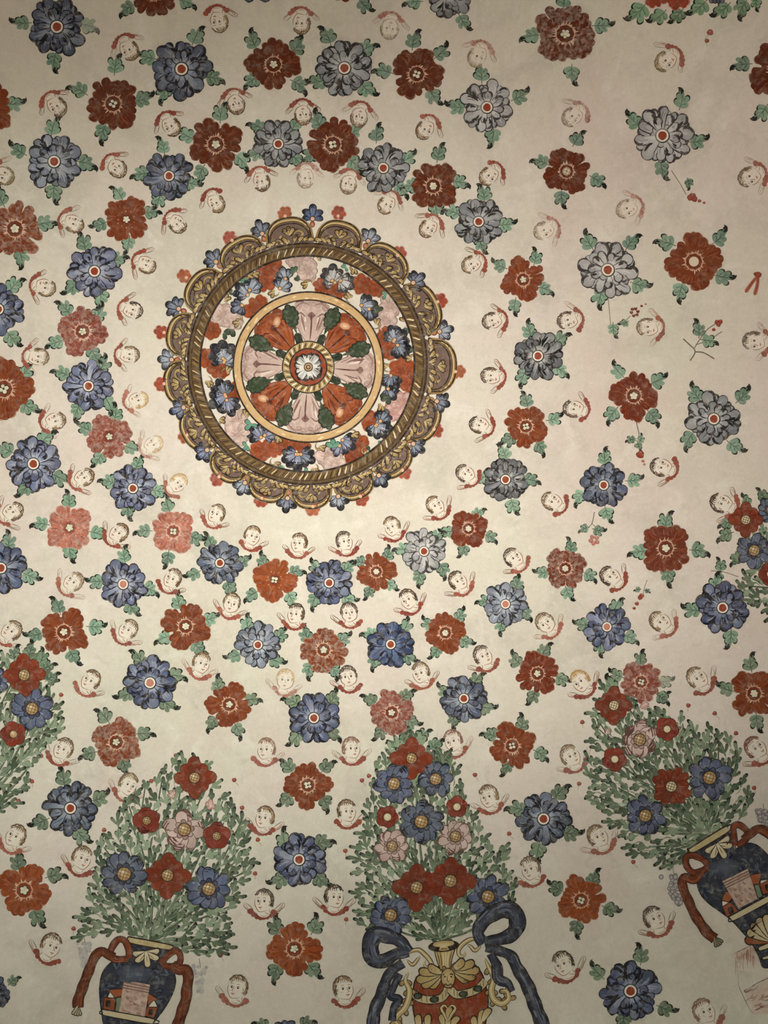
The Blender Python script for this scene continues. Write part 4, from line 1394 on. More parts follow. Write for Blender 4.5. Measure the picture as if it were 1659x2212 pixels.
def vase_flower(kind, x, y, R, label, group, rng, eye=(176, 140, 92)):
    root = thing({'r': 'red_flower', 's': 'red_flower', 'b': 'blue_flower', 'm': 'mauve_flower', 'u': 'flower_bud'}[kind], x, y, label, 'painted flower', group)
    P = Paint(0.0062)
    a0 = rng.uniform(0, 6)
    if kind in 'rs':
        n = 5 if R < 33 else 8
        base = (136, 56, 30) if R > 33 else (140, 56, 38)
        if kind == 's':
            n = 12
            a0 = -.1
        if n == 8:
            a0 = -PI / 2 + rng.uniform(-.15, .15)
        P.disc(x, y, R * .58, mix(base, (84, 28, 18), .35), 24)
        for i in (list(range(1, n, 2)) + list(range(0, n, 2)) if n > 5 else range(n)):
            a = a0 + 2 * PI * i / n
            k = (.96 if n == 5 else (1.14 if i % 2 == 0 else .92)) if kind == 'r' else (.9 + .22 * abs(math.sin(2 * (a + .1))))
            rr = R * k * rng.uniform(.95, 1.05)
            c = jit(base, .09, rng)
            w = 2 * R * math.sin(PI / n) * (.92 if n == 5 else .86)
            P.lobe(x, y, a, rr + 1.3, w + 2.2, mix(c, (76, 24, 16), .7), root=.3)
            P.lobe(x, y, a, rr, w, mix(c, (96, 32, 20), .35), c, root=.3)
            for q in (-.14, .12):
                P.stroke([(x + R * .4 * math.cos(a + q), y + R * .4 * math.sin(a + q)), (x + rr * .88 * math.cos(a + q * .9), y + rr * .88 * math.sin(a + q * .9))], R * .06, mix(c, rng.choice(((196, 108, 66), (84, 26, 16))), .5))
            if n == 8:
                for sd in (-1, 1):
                    P.blob(x + rr * .70 * math.cos(a + sd * .3), y + rr * .70 * math.sin(a + sd * .3), R * .15, R * .14, 0, jit(base, .08, rng), mix(base, (84, 28, 18), .25), wob=.05, rng=rng)
        P.build('petals', 'red', root)
        P = Paint(0.0096)
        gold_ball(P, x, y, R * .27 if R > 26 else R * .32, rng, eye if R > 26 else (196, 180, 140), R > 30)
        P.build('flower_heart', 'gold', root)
    elif kind in 'bm':
        fill, dark, light = (BLUES[rng.choice(('blue', 'slate', 'blue'))] if kind == 'b' else ((188, 160, 148), (104, 70, 62), (218, 200, 188)))
        n = 11 if kind == 'b' else 9
        P.disc(x, y, R * .6, mix(fill, dark, .6), 24)
        for i in range(n):
            a = a0 + 2 * PI * i / n + rng.uniform(-.06, .06)
            rr = R * rng.uniform(.9, 1.1)
            w = 2 * R * math.sin(PI / n) * rng.uniform(.82, .95)
            bd = rng.uniform(-.5, .5)
            P.lobe(x, y, a, rr + 1.4, w + 3.0, dark, root=.25, bend=bd)
            P.lobe(x, y, a, rr - .4, w, mix(fill, light, .5), jit(fill, .1, rng), root=.25, bend=bd)
            for q in (-.1, .08):
                P.stroke([(x + R * .45 * math.cos(a + q), y + R * .45 * math.sin(a + q)), (x + R * .85 * math.cos(a + q + bd * .12), y + R * .85 * math.sin(a + q + bd * .12))], R * .05, mix(fill, light, rng.uniform(.4, 1)))
            if rng.random() < .6:
                sg = rng.choice((-1, 1))
                tx, ty = x + (rr - w * .5) * math.cos(a) - w * bd * .8 * math.sin(a), y + (rr - w * .5) * math.sin(a) + w * bd * .8 * math.cos(a)
                P.stroke([(tx + w * .42 * math.cos(a + sg * t), ty + w * .42 * math.sin(a + sg * t)) for t in (2.0, 1.3, .5, -.2)], R * .075, mix(dark, fill, .15))
        P.build('outer_petals', 'blue' if kind == 'b' else 'gold', root)
        P = Paint(0.0086)
        for i in range(8):
            a = a0 + .3 + 2 * PI * i / 8
            P.lobe(x, y, a, R * .53, R * .30, dark, root=.6)
            P.lobe(x, y, a, R * .49, R * .24, mix(fill, dark, .45), jit(mix(fill, dark, .2), .1, rng), root=.6)
        P.build('inner_petals', 'blue' if kind == 'b' else 'gold', root)
        P = Paint(0.0104)
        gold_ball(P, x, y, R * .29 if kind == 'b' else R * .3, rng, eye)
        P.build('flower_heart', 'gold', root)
    else:
        for i in range(4):
            a = a0 + i * 1.3
            P.lobe(x - 6 * math.cos(a), y - 6 * math.sin(a), a, R * 1.3, R * .8, (150, 104, 92), root=.6)
            P.lobe(x - 6 * math.cos(a), y - 6 * math.sin(a), a, R * 1.2, R * .62, (210, 184, 172), (190, 150, 138), root=.6)
        P.build('bud_petals', 'gold', root)


def tile(ox, oy):
    k = 1 / 2.9625
    return (k, 0, ox, 0, k, oy)


NAVY = (60, 67, 82); NAVY_D = (24, 26, 34); NAVY_L = (134, 144, 154); CREAM = (198, 182, 146); RIB = (132, 62, 34); RIB_D = (78, 34, 24); RIB_L = (184, 104, 70)

BOUQUETS = [
    ('bouquet of the navy vase at left', (322, 2035),
     [(415, 1632), (450, 1640), (475, 1700), (510, 1740), (535, 1800), (548, 1860), (540, 1900), (505, 1950), (500, 2000), (495, 2045), (455, 2075), (430, 2060), (375, 2040),
      (300, 2030), (250, 2010), (165, 2025), (170, 1980), (185, 1960), (200, 1920), (205, 1870), (200, 1840), (235, 1800), (275, 1730), (320, 1690), (350, 1665), (375, 1640)],
     [('r', 420, 1680, 40), ('r', 317, 1773, 31), ('m', 398, 1792, 43), ('r', 468, 1806, 31), ('b', 268, 1888, 48), ('r', 362, 1891, 44), ('b', 451, 1920, 46), ('u', 455, 1738, 14), ('u', 372, 1716, 12)], 19),
    ('bouquet of the gold urn', (952, 2030),
     [(872, 1580), (910, 1585), (925, 1610), (960, 1620), (985, 1660), (1000, 1700), (1015, 1750), (1045, 1800), (1060, 1830), (1095, 1835), (1090, 1880), (1115, 1910), (1105, 1950), (1060, 1990),
      (1020, 2005), (960, 2035), (930, 2035), (870, 2010), (820, 2000), (770, 2010), (770, 1970), (770, 1930), (760, 1875), (770, 1830), (785, 1790), (800, 1700), (815, 1650), (840, 1620)],
     [('r', 889, 1638, 40), ('b', 851, 1693, 42), ('b', 941, 1683, 40), ('r', 837, 1765, 25), ('r', 987, 1743, 24), ('b', 910, 1775, 46), ('m', 847, 1828, 36), ('m', 984, 1807, 37), ('r', 900, 1917, 46),
      ('r', 973, 1903, 47), ('b', 844, 1977, 43), ('b', 1054, 1937, 45)], 21),
    ('bouquet of the navy vase at right', (1530, 1802),
     [(1300, 1480), (1340, 1500), (1420, 1530), (1470, 1545), (1490, 1560), (1510, 1580), (1530, 1560), (1545, 1590), (1580, 1580), (1600, 1640), (1610, 1700), (1622, 1725), (1600, 1765), (1540, 1800),
      (1500, 1840), (1470, 1860), (1440, 1875), (1400, 1850), (1350, 1840), (1360, 1810), (1330, 1800), (1300, 1760), (1270, 1720), (1265, 1670), (1275, 1610), (1272, 1540)],
     [('r', 1326, 1524, 36), ('m', 1382, 1598, 40), ('r', 1441, 1575, 27), ('r', 1328, 1640, 28), ('s', 1450, 1699, 40), ('b', 1533, 1680, 46), ('b', 1394, 1762, 43), ('u', 1392, 1523, 13), ('u', 1312, 1580, 9)], 21),
    ('bouquet cut by the left edge', (-80, 1770),
     [(20, 1412), (80, 1420), (108, 1455), (120, 1500), (138, 1530), (135, 1560), (110, 1600), (80, 1620), (100, 1628), (62, 1655), (70, 1680), (40, 1720), (30, 1745), (-20, 1760), (-40, 1600), (-40, 1420)],
     [('r', 52, 1458, 42), ('b', 69, 1531, 43), ('r', 29, 1586, 29), ('b', -8, 1470, 26)], 12),
    ('bouquet cut by the right edge', (1705, 1292),
     [(1590, 1195), (1620, 1150), (1660, 1140), (1690, 1230), (1690, 1350), (1640, 1310), (1605, 1290), (1600, 1262), (1620, 1235)],
     [('r', 1611, 1123, 34), ('b', 1664, 1102, 28), ('b', 1629, 1189, 38), ('r', 1664, 1240, 27)], 9),
]
FW = {'r': 'red', 's': 'red', 'b': 'blue', 'm': 'mauve', 'u': 'pink'}
for bi, (where, mouth, outline, fl, ns) in enumerate(BOUQUETS):
    rng = random.Random(300 + bi)
    cx = sum(p[0] for p in outline) / len(outline); cy = sum(p[1] for p in outline) / len(outline)
    root = thing('leafy_bouquet', cx, cy, 'green leafy sprays of the ' + where, 'painted foliage', 'leafy sprays of the flower vases')
    foliage(root, mouth, outline, rng, ns)
    cnt = {}
    tot = {}
    for f in fl:
        tot[FW[f[0]]] = tot.get(FW[f[0]], 0) + 1
    for k, x, y, R in sorted(fl, key=lambda f: f[2]):
        c = FW[k]
        cnt[c] = cnt.get(c, 0) + 1
        noun = 'bud' if k == 'u' else 'flower'
        if tot[c] == 1:
            lab = 'only %s %s in the %s' % (c, noun, where)
        else:
            lab = '%s %s, %s %s one from top in the %s' % (c, noun, ['first', 'second', 'third', 'fourth', 'fifth'][cnt[c] - 1], c, where)
        eye = (206, 190, 150) if (bi in (2, 4) and k in 'rs') else (172, 134, 84)
        vase_flower(k, x, y, R, lab, 'flowers in the ' + where, rng, eye)


def ribbon(P, pts, w, col, dark, light, rng, bulge=0.0):
    """flat silk ribbon: dark edge, body, long folds running along it"""
    p = smooth(pts, 9)
    n = len(p)
    w0, w1 = w if isinstance(w, tuple) else (w, w)
    W_ = [(w0 + (w1 - w0) * i / (n - 1)) * (1 + bulge * math.sin(PI * i / (n - 1)) ** 2 + .06 * math.sin(i * .55 + pts[0][0])) for i in range(n)]
    nor = []
    for i in range(n):
        a, b = p[max(0, i - 1)], p[min(n - 1, i + 1)]
        l = math.hypot(b[0] - a[0], b[1] - a[1]) or 1
        nor.append((-(b[1] - a[1]) / l, (b[0] - a[0]) / l))

    def band(f0, f1, c0, c1, i0=0, i1=None, tp=False):
        i1 = n - 1 if i1 is None else i1
        out, fc, cols = [], [], []
        for k, i in enumerate(range(i0, i1 + 1)):
            t = (i - i0) / max(1, i1 - i0)
            g = math.sin(PI * t) ** .7 if tp else 1
            m_, h_ = .5 * (f0 + f1), .5 * (f1 - f0) * g
            for f in (m_ - h_, m_ + h_):
                out.append((p[i][0] + nor[i][0] * f * W_[i], p[i][1] + nor[i][1] * f * W_[i]))
                cols.append(mix(c0, c1, t))
        for k in range(i1 - i0):
            fc.append((2 * k, 2 * k + 1, 2 * k + 3, 2 * k + 2))
        P.add(out, fc, cols)
    e = 4.5 / max(8, .5 * (w0 + w1))
    for q in range(6):
        band(-.5 - e + q * (1 + 2 * e) / 6, -.5 - e + (q + 1) * (1 + 2 * e) / 6, dark, dark)
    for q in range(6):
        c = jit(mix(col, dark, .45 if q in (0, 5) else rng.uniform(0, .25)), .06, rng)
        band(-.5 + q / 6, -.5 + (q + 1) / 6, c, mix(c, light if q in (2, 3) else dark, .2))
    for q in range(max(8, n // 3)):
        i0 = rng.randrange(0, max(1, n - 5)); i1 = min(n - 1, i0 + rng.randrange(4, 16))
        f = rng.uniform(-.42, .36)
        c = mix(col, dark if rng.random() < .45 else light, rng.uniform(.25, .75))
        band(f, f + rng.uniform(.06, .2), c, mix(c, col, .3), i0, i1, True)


def tassel(P, x, y, a, rng, col):
    for t in (-.5, -.2, .1, .4):
        P.lobe(x, y, a + t, 66, 22, DKB, root=.5)
        P.lobe(x, y, a + t, 60, 14, col, mix(col, (120, 100, 70), .3), root=.5)


def acanthus(P, x, y, a, R, rng):
    for t in (-1.35, 1.35, -.75, .75, 0):
        bd = .5 * (1 if t > 0 else -1 if t < 0 else 0)
        P.lobe(x, y, a + t, R * (1 - .1 * abs(t)) + 5, R * .42 + 8, (60, 44, 32), root=.4, bend=bd)
        P.lobe(x, y, a + t, R * (1 - .1 * abs(t)), R * .36, (214, 200, 164), CREAM, root=.4, bend=bd)
        P.stroke([(x + R * .2 * math.cos(a + t), y + R * .2 * math.sin(a + t)), (x + R * .75 * math.cos(a + t), y + R * .75 * math.sin(a + t))], R * .06, (140, 112, 76))


def navy_vase(root, T, D, rng):
    P = Paint(0.0030, T)
    body = D['body']
    P.poly(body, NAVY, thr=34, shade=lambda x, y: mix(NAVY, NAVY_D, rng.uniform(0, .35)))
    for q in range(170):
        while True:
            x = rng.uniform(min(p[0] for p in body), max(p[0] for p in body)); y = rng.uniform(min(p[1] for p in body), max(p[1] for p in body))
            if in_poly(x, y, body):
                break
        a = rng.uniform(0, 6.28); l = rng.uniform(14, 34)
        e = [(x - l * math.cos(a), y - l * math.sin(a)), (x, y), (x + l * math.cos(a + .7), y + l * math.sin(a + .7))]
        if all(in_poly(u, v, body) for u, v in e):
            P.stroke(e, rng.uniform(7, 16), mix(NAVY, rng.choice((NAVY_L, NAVY_L, NAVY_D)), rng.uniform(.15, .6)), step=9)
    P.stroke(body + [body[0]], 7, NAVY_D, taper='none', step=9)
    P.build('vase_body', 'blue', root)
    P = Paint(0.0090, T)
    P.poly(D['neck'], mix(NAVY, NAVY_D, .3), sm=False, thr=34)
    for q in range(10):
        (x0, y0), (x1, y1) = rng.choice(D['neck']), rng.choice(D['neck'])
        P.stroke([(x0 * .7 + x1 * .3, y0 * .7 + y1 * .3), (x0 * .4 + x1 * .6 + 6, y0 * .4 + y1 * .6)], 9, mix(NAVY, NAVY_L, rng.uniform(.1, .4)), step=9)
    P.stroke(D['neck'] + [D['neck'][0]], 7, NAVY_D, taper='none', step=9)
    P.build('vase_neck', 'blue', root)
    P = Paint(0.0112, T)
    P.poly(D['rim'], CREAM, sm=False, thr=30, shade=lambda x, y: mix(CREAM, (176, 146, 82), rng.uniform(0, .7)))
    P.stroke(D['rim'] + [D['rim'][0]], 8, DKB, taper='none', step=9)
    P.build('vase_rim', 'gold', root)
    P = Paint(0.0118, T)
    acanthus(P, *D['orn'][:3], D['orn'][3], rng)
    P.build('acanthus_ornament', 'gold', root)
    P = Paint(0.0112, T)
    tw = D['tower']
    TWC = (190, 160, 142)
    for h in D['halo']:
        P.blob(*h, 0, mix(NAVY, NAVY_L, .5), NAVY, wob=.1, rng=rng)
    P.poly(tw, TWC, sm=False, thr=28, shade=lambda x, y: mix(TWC, rng.choice(((146, 108, 96), (210, 186, 166))), rng.uniform(0, .5)))
    (ax, ay), (bx, by), (cx_, cy_), (dx_, dy_) = tw
    for v in (.08, .16, .24):
        P.stroke([(ax + (dx_ - ax) * v, ay + (dy_ - ay) * v), (bx + (cx_ - bx) * v, by + (cy_ - by) * v)], 8, (140, 104, 90), taper='none', step=9)
    for q in range(22):
        u, v = rng.uniform(.15, .85), rng.uniform(.3, .92)
        x = (ax * (1 - u) + bx * u) * (1 - v) + (dx_ * (1 - u) + cx_ * u) * v
        y = (ay * (1 - u) + by * u) * (1 - v) + (dy_ * (1 - u) + cy_ * u) * v
        P.stroke([(x - 12, y - 8), (x, y + 4), (x + 10, y)], rng.uniform(6, 14), mix(TWC, (132, 92, 82), rng.uniform(.2, .7)), step=9)
    P.build('tower', 'gold', root)
    for pg, col in D['houses']:
        P = Paint(0.0118 if col in (DKB, WHT) else 0.0112, T)
        P.poly(pg, col, sm=False, thr=34)
        P.stroke(pg + [pg[0]], 4, DKB, taper='none', step=9)
        P.build('house_door' if col == DKB else 'white_gable' if col == WHT else 'hedge' if col == GRN else 'house_roof' if col == ORG else 'house_wall', 'red', root)
    for pg, col in D['bands']:
        P = Paint(0.0114, T)
        P.poly(pg, col, sm=False, thr=30)
        P.stroke(pg + [pg[0]], 7, DKB, taper='none', step=9)
        P.build('cream_band', 'gold', root)
    if D['shell']:
        P = Paint(0.0114, T)
        sx, sy, sa, sr, sn, spr = D['shell']
        for i in range(sn):
            a = sa + spr * (i / (sn - 1) - .5)
            P.lobe(sx, sy, a, sr + 8, sr * .3 + 12, DKB, root=.2)
            P.lobe(sx, sy, a, sr, sr * .28, (206, 190, 156) if 0 < i < sn - 1 else (164, 92, 54), (188, 164, 124) if 0 < i < sn - 1 else (150, 80, 48), root=.2)
        P.build('scallop_shell', 'gold', root)
    for loops, tail, tas in D['ribbons']:
        rb = Paint(0.0124, T)
        for pts, w in loops:
            ribbon(rb, pts, w, RIB, RIB_D, RIB_L, rng)
        if tail:
            ribbon(rb, tail[0], tail[1], mix(RIB, (116, 62, 34), .5), RIB_D, RIB_L, rng)
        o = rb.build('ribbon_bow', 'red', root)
        if tas:
            P = Paint(0.0150, T)
            tassel(P, tas[0], tas[1], tas[2], rng, tas[3])
            P.build('tassel', 'gold', o)


ORG = (168, 90, 54); WHT = (212, 202, 180); GRN = (120, 134, 104)
DL = dict(
    body=[(835, 1248), (760, 1246), (700, 1275), (655, 1335), (638, 1420), (640, 1500), (652, 1600), (668, 1700), (692, 1800), (720, 1880), (880, 1880), (905, 1780), (940, 1710), (995, 1635), (1055, 1555),
          (1102, 1470), (1124, 1390), (1110, 1325), (1070, 1292), (1015, 1285), (925, 1300)],
    neck=[(826, 1140), (1088, 1183), (1050, 1245), (1020, 1292), (920, 1310), (832, 1255)],
    rim=[(820, 1100), (1098, 1155), (1086, 1186), (830, 1140)],
    orn=(935, 1200, 1.45, 95),
    tower=[(795, 1375), (960, 1408), (925, 1618), (760, 1590)], halo=[(860, 1340, 120, 60)],
    houses=[([(700, 1440), (790, 1435), (775, 1482), (690, 1492)], ORG), ([(668, 1488), (738, 1498), (730, 1572), (662, 1562)], (150, 76, 46)), ([(705, 1452), (730, 1490), (690, 1488)], WHT),
            ([(745, 1490), (775, 1490), (765, 1580), (738, 1575)], GRN), ([(945, 1460), (1005, 1500), (950, 1545)], ORG), ([(945, 1545), (1010, 1552), (985, 1618), (925, 1605)], (156, 80, 48)),
            ([(985, 1505), (1006, 1548), (950, 1548)], WHT), ([(680, 1510), (705, 1512), (702, 1548), (678, 1545)], DKB), ([(958, 1565), (980, 1568), (972, 1600), (950, 1596)], DKB)],
    bands=[([(655, 1565), (988, 1628), (974, 1660), (660, 1602)], CREAM)], shell=(830, 1800, -PI / 2, 120, 7, 2.4),
    ribbons=[([([(826, 1240), (822, 1180), (800, 1130), (760, 1118), (722, 1160), (706, 1215), (740, 1245), (820, 1243)], 36)],
              ([(730, 1235), (690, 1215), (650, 1195), (610, 1225), (580, 1290), (545, 1380), (520, 1450), (500, 1510), (500, 1555)], (50, 62)), (497, 1545, 1.75, (196, 180, 148))),
             ([([(1025, 1275), (1070, 1225), (1120, 1190), (1152, 1215), (1150, 1265), (1110, 1290), (1040, 1285)], 34)],
              ([(1100, 1285), (1150, 1315), (1190, 1310), (1205, 1360), (1195, 1440), (1190, 1500), (1165, 1580), (1140, 1660), (1120, 1720)], (58, 66)), None)])
rng = random.Random(41)
v = thing('painted_vase', 293, 2130, 'upright navy vase with tower scene and red ribbons, below the left bouquet', 'painted vase', 'navy vases with red ribbons')
navy_vase(v, tile(0, 1652), DL, rng)
DR = dict(
    body=[(1305, 650), (1250, 660), (1212, 710), (1208, 775), (1235, 840), (1290, 895), (1360, 945), (1425, 995), (1490, 1065), (1550, 1135), (1600, 1225), (1640, 1300), (1780, 1240), (1790, 1100), (1790, 900), (1760, 760), (1705, 640),
          (1620, 540), (1560, 505), (1500, 510), (1445, 548)],
    neck=[(1172, 568), (1412, 424), (1432, 490), (1450, 550), (1380, 620), (1300, 655), (1240, 610)],
    rim=[(1150, 540), (1393, 392), (1412, 424), (1172, 568)],
    orn=(1335, 510, 1.02, 100),
    tower=[(1365, 745), (1530, 665), (1592, 858), (1470, 922)], halo=[(1380, 660, 110, 60)],
    houses=[([(1545, 705), (1616, 696), (1600, 760), (1560, 765)], ORG), ([(1605, 760), (1670, 730), (1690, 800), (1630, 830)], (156, 80, 48)), ([(1612, 740), (1660, 735), (1612, 762)], WHT),
            ([(1570, 765), (1600, 770), (1622, 842), (1596, 852)], GRN), ([(1385, 815), (1420, 810), (1432, 850), (1405, 880), (1365, 865)], ORG), ([(1365, 900), (1420, 880), (1465, 935), (1395, 972)], (160, 82, 50)),
            ([(1365, 870), (1405, 882), (1368, 905)], WHT), ([(1402, 918), (1425, 908), (1438, 945), (1415, 955)], DKB), ([(1640, 770), (1662, 765), (1670, 800), (1650, 805)], DKB)],
    bands=[([(1410, 972), (1720, 808), (1735, 838), (1435, 1000)], CREAM), ([(1596, 1168), (1740, 1110), (1750, 1140), (1606, 1192)], CREAM), ([(1622, 1232), (1760, 1190), (1766, 1214), (1630, 1248)], CREAM)],
    shell=(1690, 1130, -2.15, 175, 7, 1.9),
    ribbons=[([([(1278, 640), (1230, 600), (1165, 578), (1132, 600), (1140, 650), (1180, 690), (1240, 680), (1275, 650)], 34)],
              ([(1235, 680), (1190, 735), (1130, 720), (1110, 745), (1120, 800), (1150, 870), (1185, 950), (1230, 1020), (1275, 1080), (1320, 1115)], (46, 60)), (1315, 1105, 1.0, (150, 140, 118))),
             ([([(1450, 520), (1440, 450), (1440, 395), (1480, 388), (1525, 430), (1515, 480), (1460, 520)], 34)],
              ([(1500, 480), (1550, 440), (1600, 412), (1660, 440), (1720, 500)], (44, 56)), None)])
rng = random.Random(42)
v = thing('painted_vase', 1600, 1950, 'tilted navy vase with tower scene and shell, cut by the right edge', 'painted vase', 'navy vases with red ribbons')
navy_vase(v, tile(1099, 1652), DR, rng)

# the gold urn with blue bows
rng = random.Random(43)
T = tile(550, 1652)
urn = thing('painted_urn', 968, 2120, 'gold and red urn with a mask and two dark blue bows', 'painted urn')


def gstroke(P, pts, w, c=(184, 158, 104), taper='both'):
    P.stroke(pts, (w[0] + 10, w[1] + 10) if isinstance(w, tuple) else w + 10, (50, 36, 26), taper=taper, step=9)
    P.stroke(pts, w, c, mix(c, GOLD_L, .5), taper=taper, step=9)
    q = [(a - 3, b - 3) for a, b in pts]
    P.stroke(q, (w[0] if isinstance(w, tuple) else w) * .25, (222, 204, 160), taper=taper, step=9)


P = Paint(0.0030, T)
bodyp = [(1012, 1450), (1030, 1375), (1085, 1320), (1190, 1290), (1235, 1300), (1300, 1262), (1400, 1275), (1455, 1340), (1480, 1420), (1495, 1520), (1480, 1640), (1450, 1760), (1380, 1860), (1150, 1860), (1075, 1760), (1030, 1640), (1012, 1540)]
RB = (150, 66, 36)
P.poly(bodyp, RB, thr=34, shade=lambda x, y: mix(RB, rng.choice(((104, 42, 24), (170, 84, 50))), rng.uniform(0, .5)))
P.stroke(bodyp + [bodyp[0]], 9, DKB, taper='none', step=9)
P.build('urn_body', 'red', urn)
P = Paint(0.0040, T)
P.poly([(1150, 1185), (1280, 1180), (1262, 1240), (1250, 1310), (1190, 1310), (1165, 1250)], (190, 164, 112), sm=False, thr=34)
for q in range(6):
    P.stroke([(1165 + q * 20, 1190), (1180 + q * 14, 1245), (1188 + q * 12, 1305)], 7, rng.choice(((120, 88, 50), (220, 202, 160))), step=9)
P.stroke([(1150, 1185), (1165, 1250), (1188, 1310)], 6, DKB, taper='none', step=9)
P.stroke([(1282, 1180), (1264, 1240), (1252, 1310)], 6, DKB, taper='none', step=9)
P.build('urn_neck', 'gold', urn)
P = Paint(0.0052, T)
P.blob(1210, 1160, 100, 38, -.08, DKB, rng=rng, n=30)
P.blob(1210, 1158, 93, 32, -.08, (212, 192, 146), (176, 148, 92), rng=rng, n=30)
P.stroke([(1130, 1168), (1210, 1178), (1290, 1160)], 10, (140, 108, 62), step=9)
P.build('urn_rim', 'gold', urn)
P = Paint(0.0052, T)
gstroke(P, [(965, 1225), (1000, 1195), (1050, 1185), (1090, 1215), (1120, 1250), (1135, 1285), (1110, 1300), (1085, 1280), (1095, 1255)], 22)
gstroke(P, [(975, 1250), (1010, 1280), (1040, 1250), (1060, 1225)], 16)
P.build('scroll_handle', 'gold', urn)
P = Paint(0.0052, T)
gstroke(P, [(1460, 1150), (1430, 1120), (1380, 1118), (1330, 1150), (1305, 1190), (1315, 1225), (1345, 1220), (1345, 1195)], 22)
gstroke(P, [(1450, 1160), (1410, 1190), (1385, 1165), (1360, 1150)], 16)
P.build('scroll_handle', 'gold', urn)
for base, a, sd in (((1195, 1330), 2.75, 1), ((1270, 1310), .12, -1)):
    P = Paint(0.0058, T)
    for t, l in ((-.7, 120), (-.35, 150), (0, 165), (.35, 140), (.7, 90)):
        P.lobe(base[0], base[1], a + t * sd, l + 8, 62, (50, 36, 26), root=.4, bend=.25 * sd)
        P.lobe(base[0], base[1], a + t * sd, l, 48, (206, 184, 132), (172, 142, 86), root=.4, bend=.25 * sd)
        P.stroke([(base[0] + 30 * math.cos(a + t * sd), base[1] + 30 * math.sin(a + t * sd)), (base[0] + .8 * l * math.cos(a + t * sd), base[1] + .8 * l * math.sin(a + t * sd))], 8, (126, 94, 54), step=9)
    P.build('acanthus_leaf', 'gold', urn)
P = Paint(0.0064, T)
for pts in ([(1015, 1465), (1060, 1495), (1120, 1505), (1190, 1495), (1225, 1460), (1235, 1430)], [(1255, 1440), (1290, 1470), (1345, 1465), (1410, 1445), (1450, 1415), (1478, 1380)]):
    P.stroke(pts, 58, DKB, taper='none', step=9)
    P.stroke(pts, 46, (196, 180, 140), (186, 166, 122), taper='none', step=9)
    for k in range(9):
        x, y = pts[min(len(pts) - 2, k * (len(pts) - 1) // 9)]
        x2, y2 = pts[min(len(pts) - 1, k * (len(pts) - 1) // 9 + 1)]
        f = (k * (len(pts) - 1) / 9) % 1
        P.stroke([(x + (x2 - x) * f, y + (y2 - y) * f - 20), (x + (x2 - x) * f + 3, y + (y2 - y) * f + 20)], 5, (130, 104, 66), taper='none', step=9)
bd = P.build('jewelled_band', 'gold', urn)
for x, y in ((1045, 1480), (1150, 1502), (1335, 1468), (1428, 1432)):
    P = Paint(0.0078, T)
    P.blob(x, y, 30, 22, -.1, DKB, rng=rng)
    P.blob(x, y, 23, 16, -.1, (86, 96, 70), (54, 64, 48), rng=rng)
    P.build('green_stone', 'green', bd)
P = Paint(0.0084, T)
P.blob(1238, 1365, 48, 66, 0, DKB, rng=rng, n=26)
P.blob(1238, 1365, 42, 60, 0, (208, 184, 134), (178, 148, 96), rng=rng, n=26)
for sd in (-1, 1):
    P.stroke([(1238 + sd * 8, 1345), (1238 + sd * 22, 1338), (1238 + sd * 34, 1348)], 8, DKB, step=9)
    P.blob(1238 + sd * 20, 1356, 6, 5, 0, DKB, rng=rng)
    P.stroke([(1238 + sd * 6, 1400), (1238 + sd * 24, 1408), (1238 + sd * 36, 1425)], 9, (84, 58, 34), step=9)
    for k in range(3):
        P.stroke([(1238 + sd * (10 + k * 10), 1310 + k * 4), (1238 + sd * (22 + k * 10), 1290 + k * 10), (1238 + sd * (40 + k * 6), 1300 + k * 12)], 10, rng.choice((GOLD, GOLD_L, GOLD_D)), step=9)
P.stroke([(1236, 1345), (1232, 1378), (1240, 1388), (1250, 1380)], 6, (110, 80, 46), step=9)
P.stroke([(1220, 1405), (1238, 1412), (1256, 1405)], 8, (96, 46, 32), step=9)
P.build('mask', 'gold', urn)
for grp in ((((1060, 1690), -1.9, 90), ((1080, 1690), -1.2, 80), ((1110, 1700), -1.7, 100)), (((1235, 1700), -2.1, 110), ((1235, 1700), -1.0, 110), ((1235, 1700), -1.57, 150)),
            (((1440, 1680), -1.5, 110), ((1460, 1640), -1.2, 90), ((1420, 1690), -2.0, 80))):
    P = Paint(0.0062, T)
    for base, a, ln in grp:
        P.lobe(base[0], base[1], a, ln + 8, 52, DKB, root=.4, bend=.3)
        P.lobe(base[0], base[1], a, ln, 40, (210, 192, 146), (180, 152, 100), root=.4, bend=.3)
    if grp[0][0][0] == 1235:
        gstroke(P, [(1235, 1650), (1215, 1600), (1195, 1560), (1215, 1540), (1235, 1560)], 16)
        gstroke(P, [(1235, 1650), (1260, 1600), (1285, 1560), (1265, 1540), (1245, 1555)], 16)
    P.build('lower_acanthus', 'gold', urn)
for pts, lob in (([(985, 1330), (965, 1380), (990, 1440), (985, 1500), (960, 1560), (920, 1600), (900, 1640), (930, 1670)], -1),
                 ([(1475, 1240), (1500, 1300), (1530, 1370), (1515, 1440), (1530, 1500), (1580, 1530), (1625, 1500), (1615, 1450), (1580, 1445)], 1)):
    P = Paint(0.0066, T)
    for k in range(1, len(pts) - 1):
        x, y = pts[k]
        for t in (-.9, .9):
            a = math.atan2(pts[k + 1][1] - pts[k - 1][1], pts[k + 1][0] - pts[k - 1][0]) + t
            P.lobe(x, y, a, 52, 34, DKB, root=.5)
            P.lobe(x, y, a, 46, 24, GOLD_L, GOLD, root=.5)
    gstroke(P, pts, (30, 38))
    P.build('side_scroll', 'gold', urn)
NB = (72, 78, 94); NBD = (20, 22, 30); NBL = (150, 156, 166)
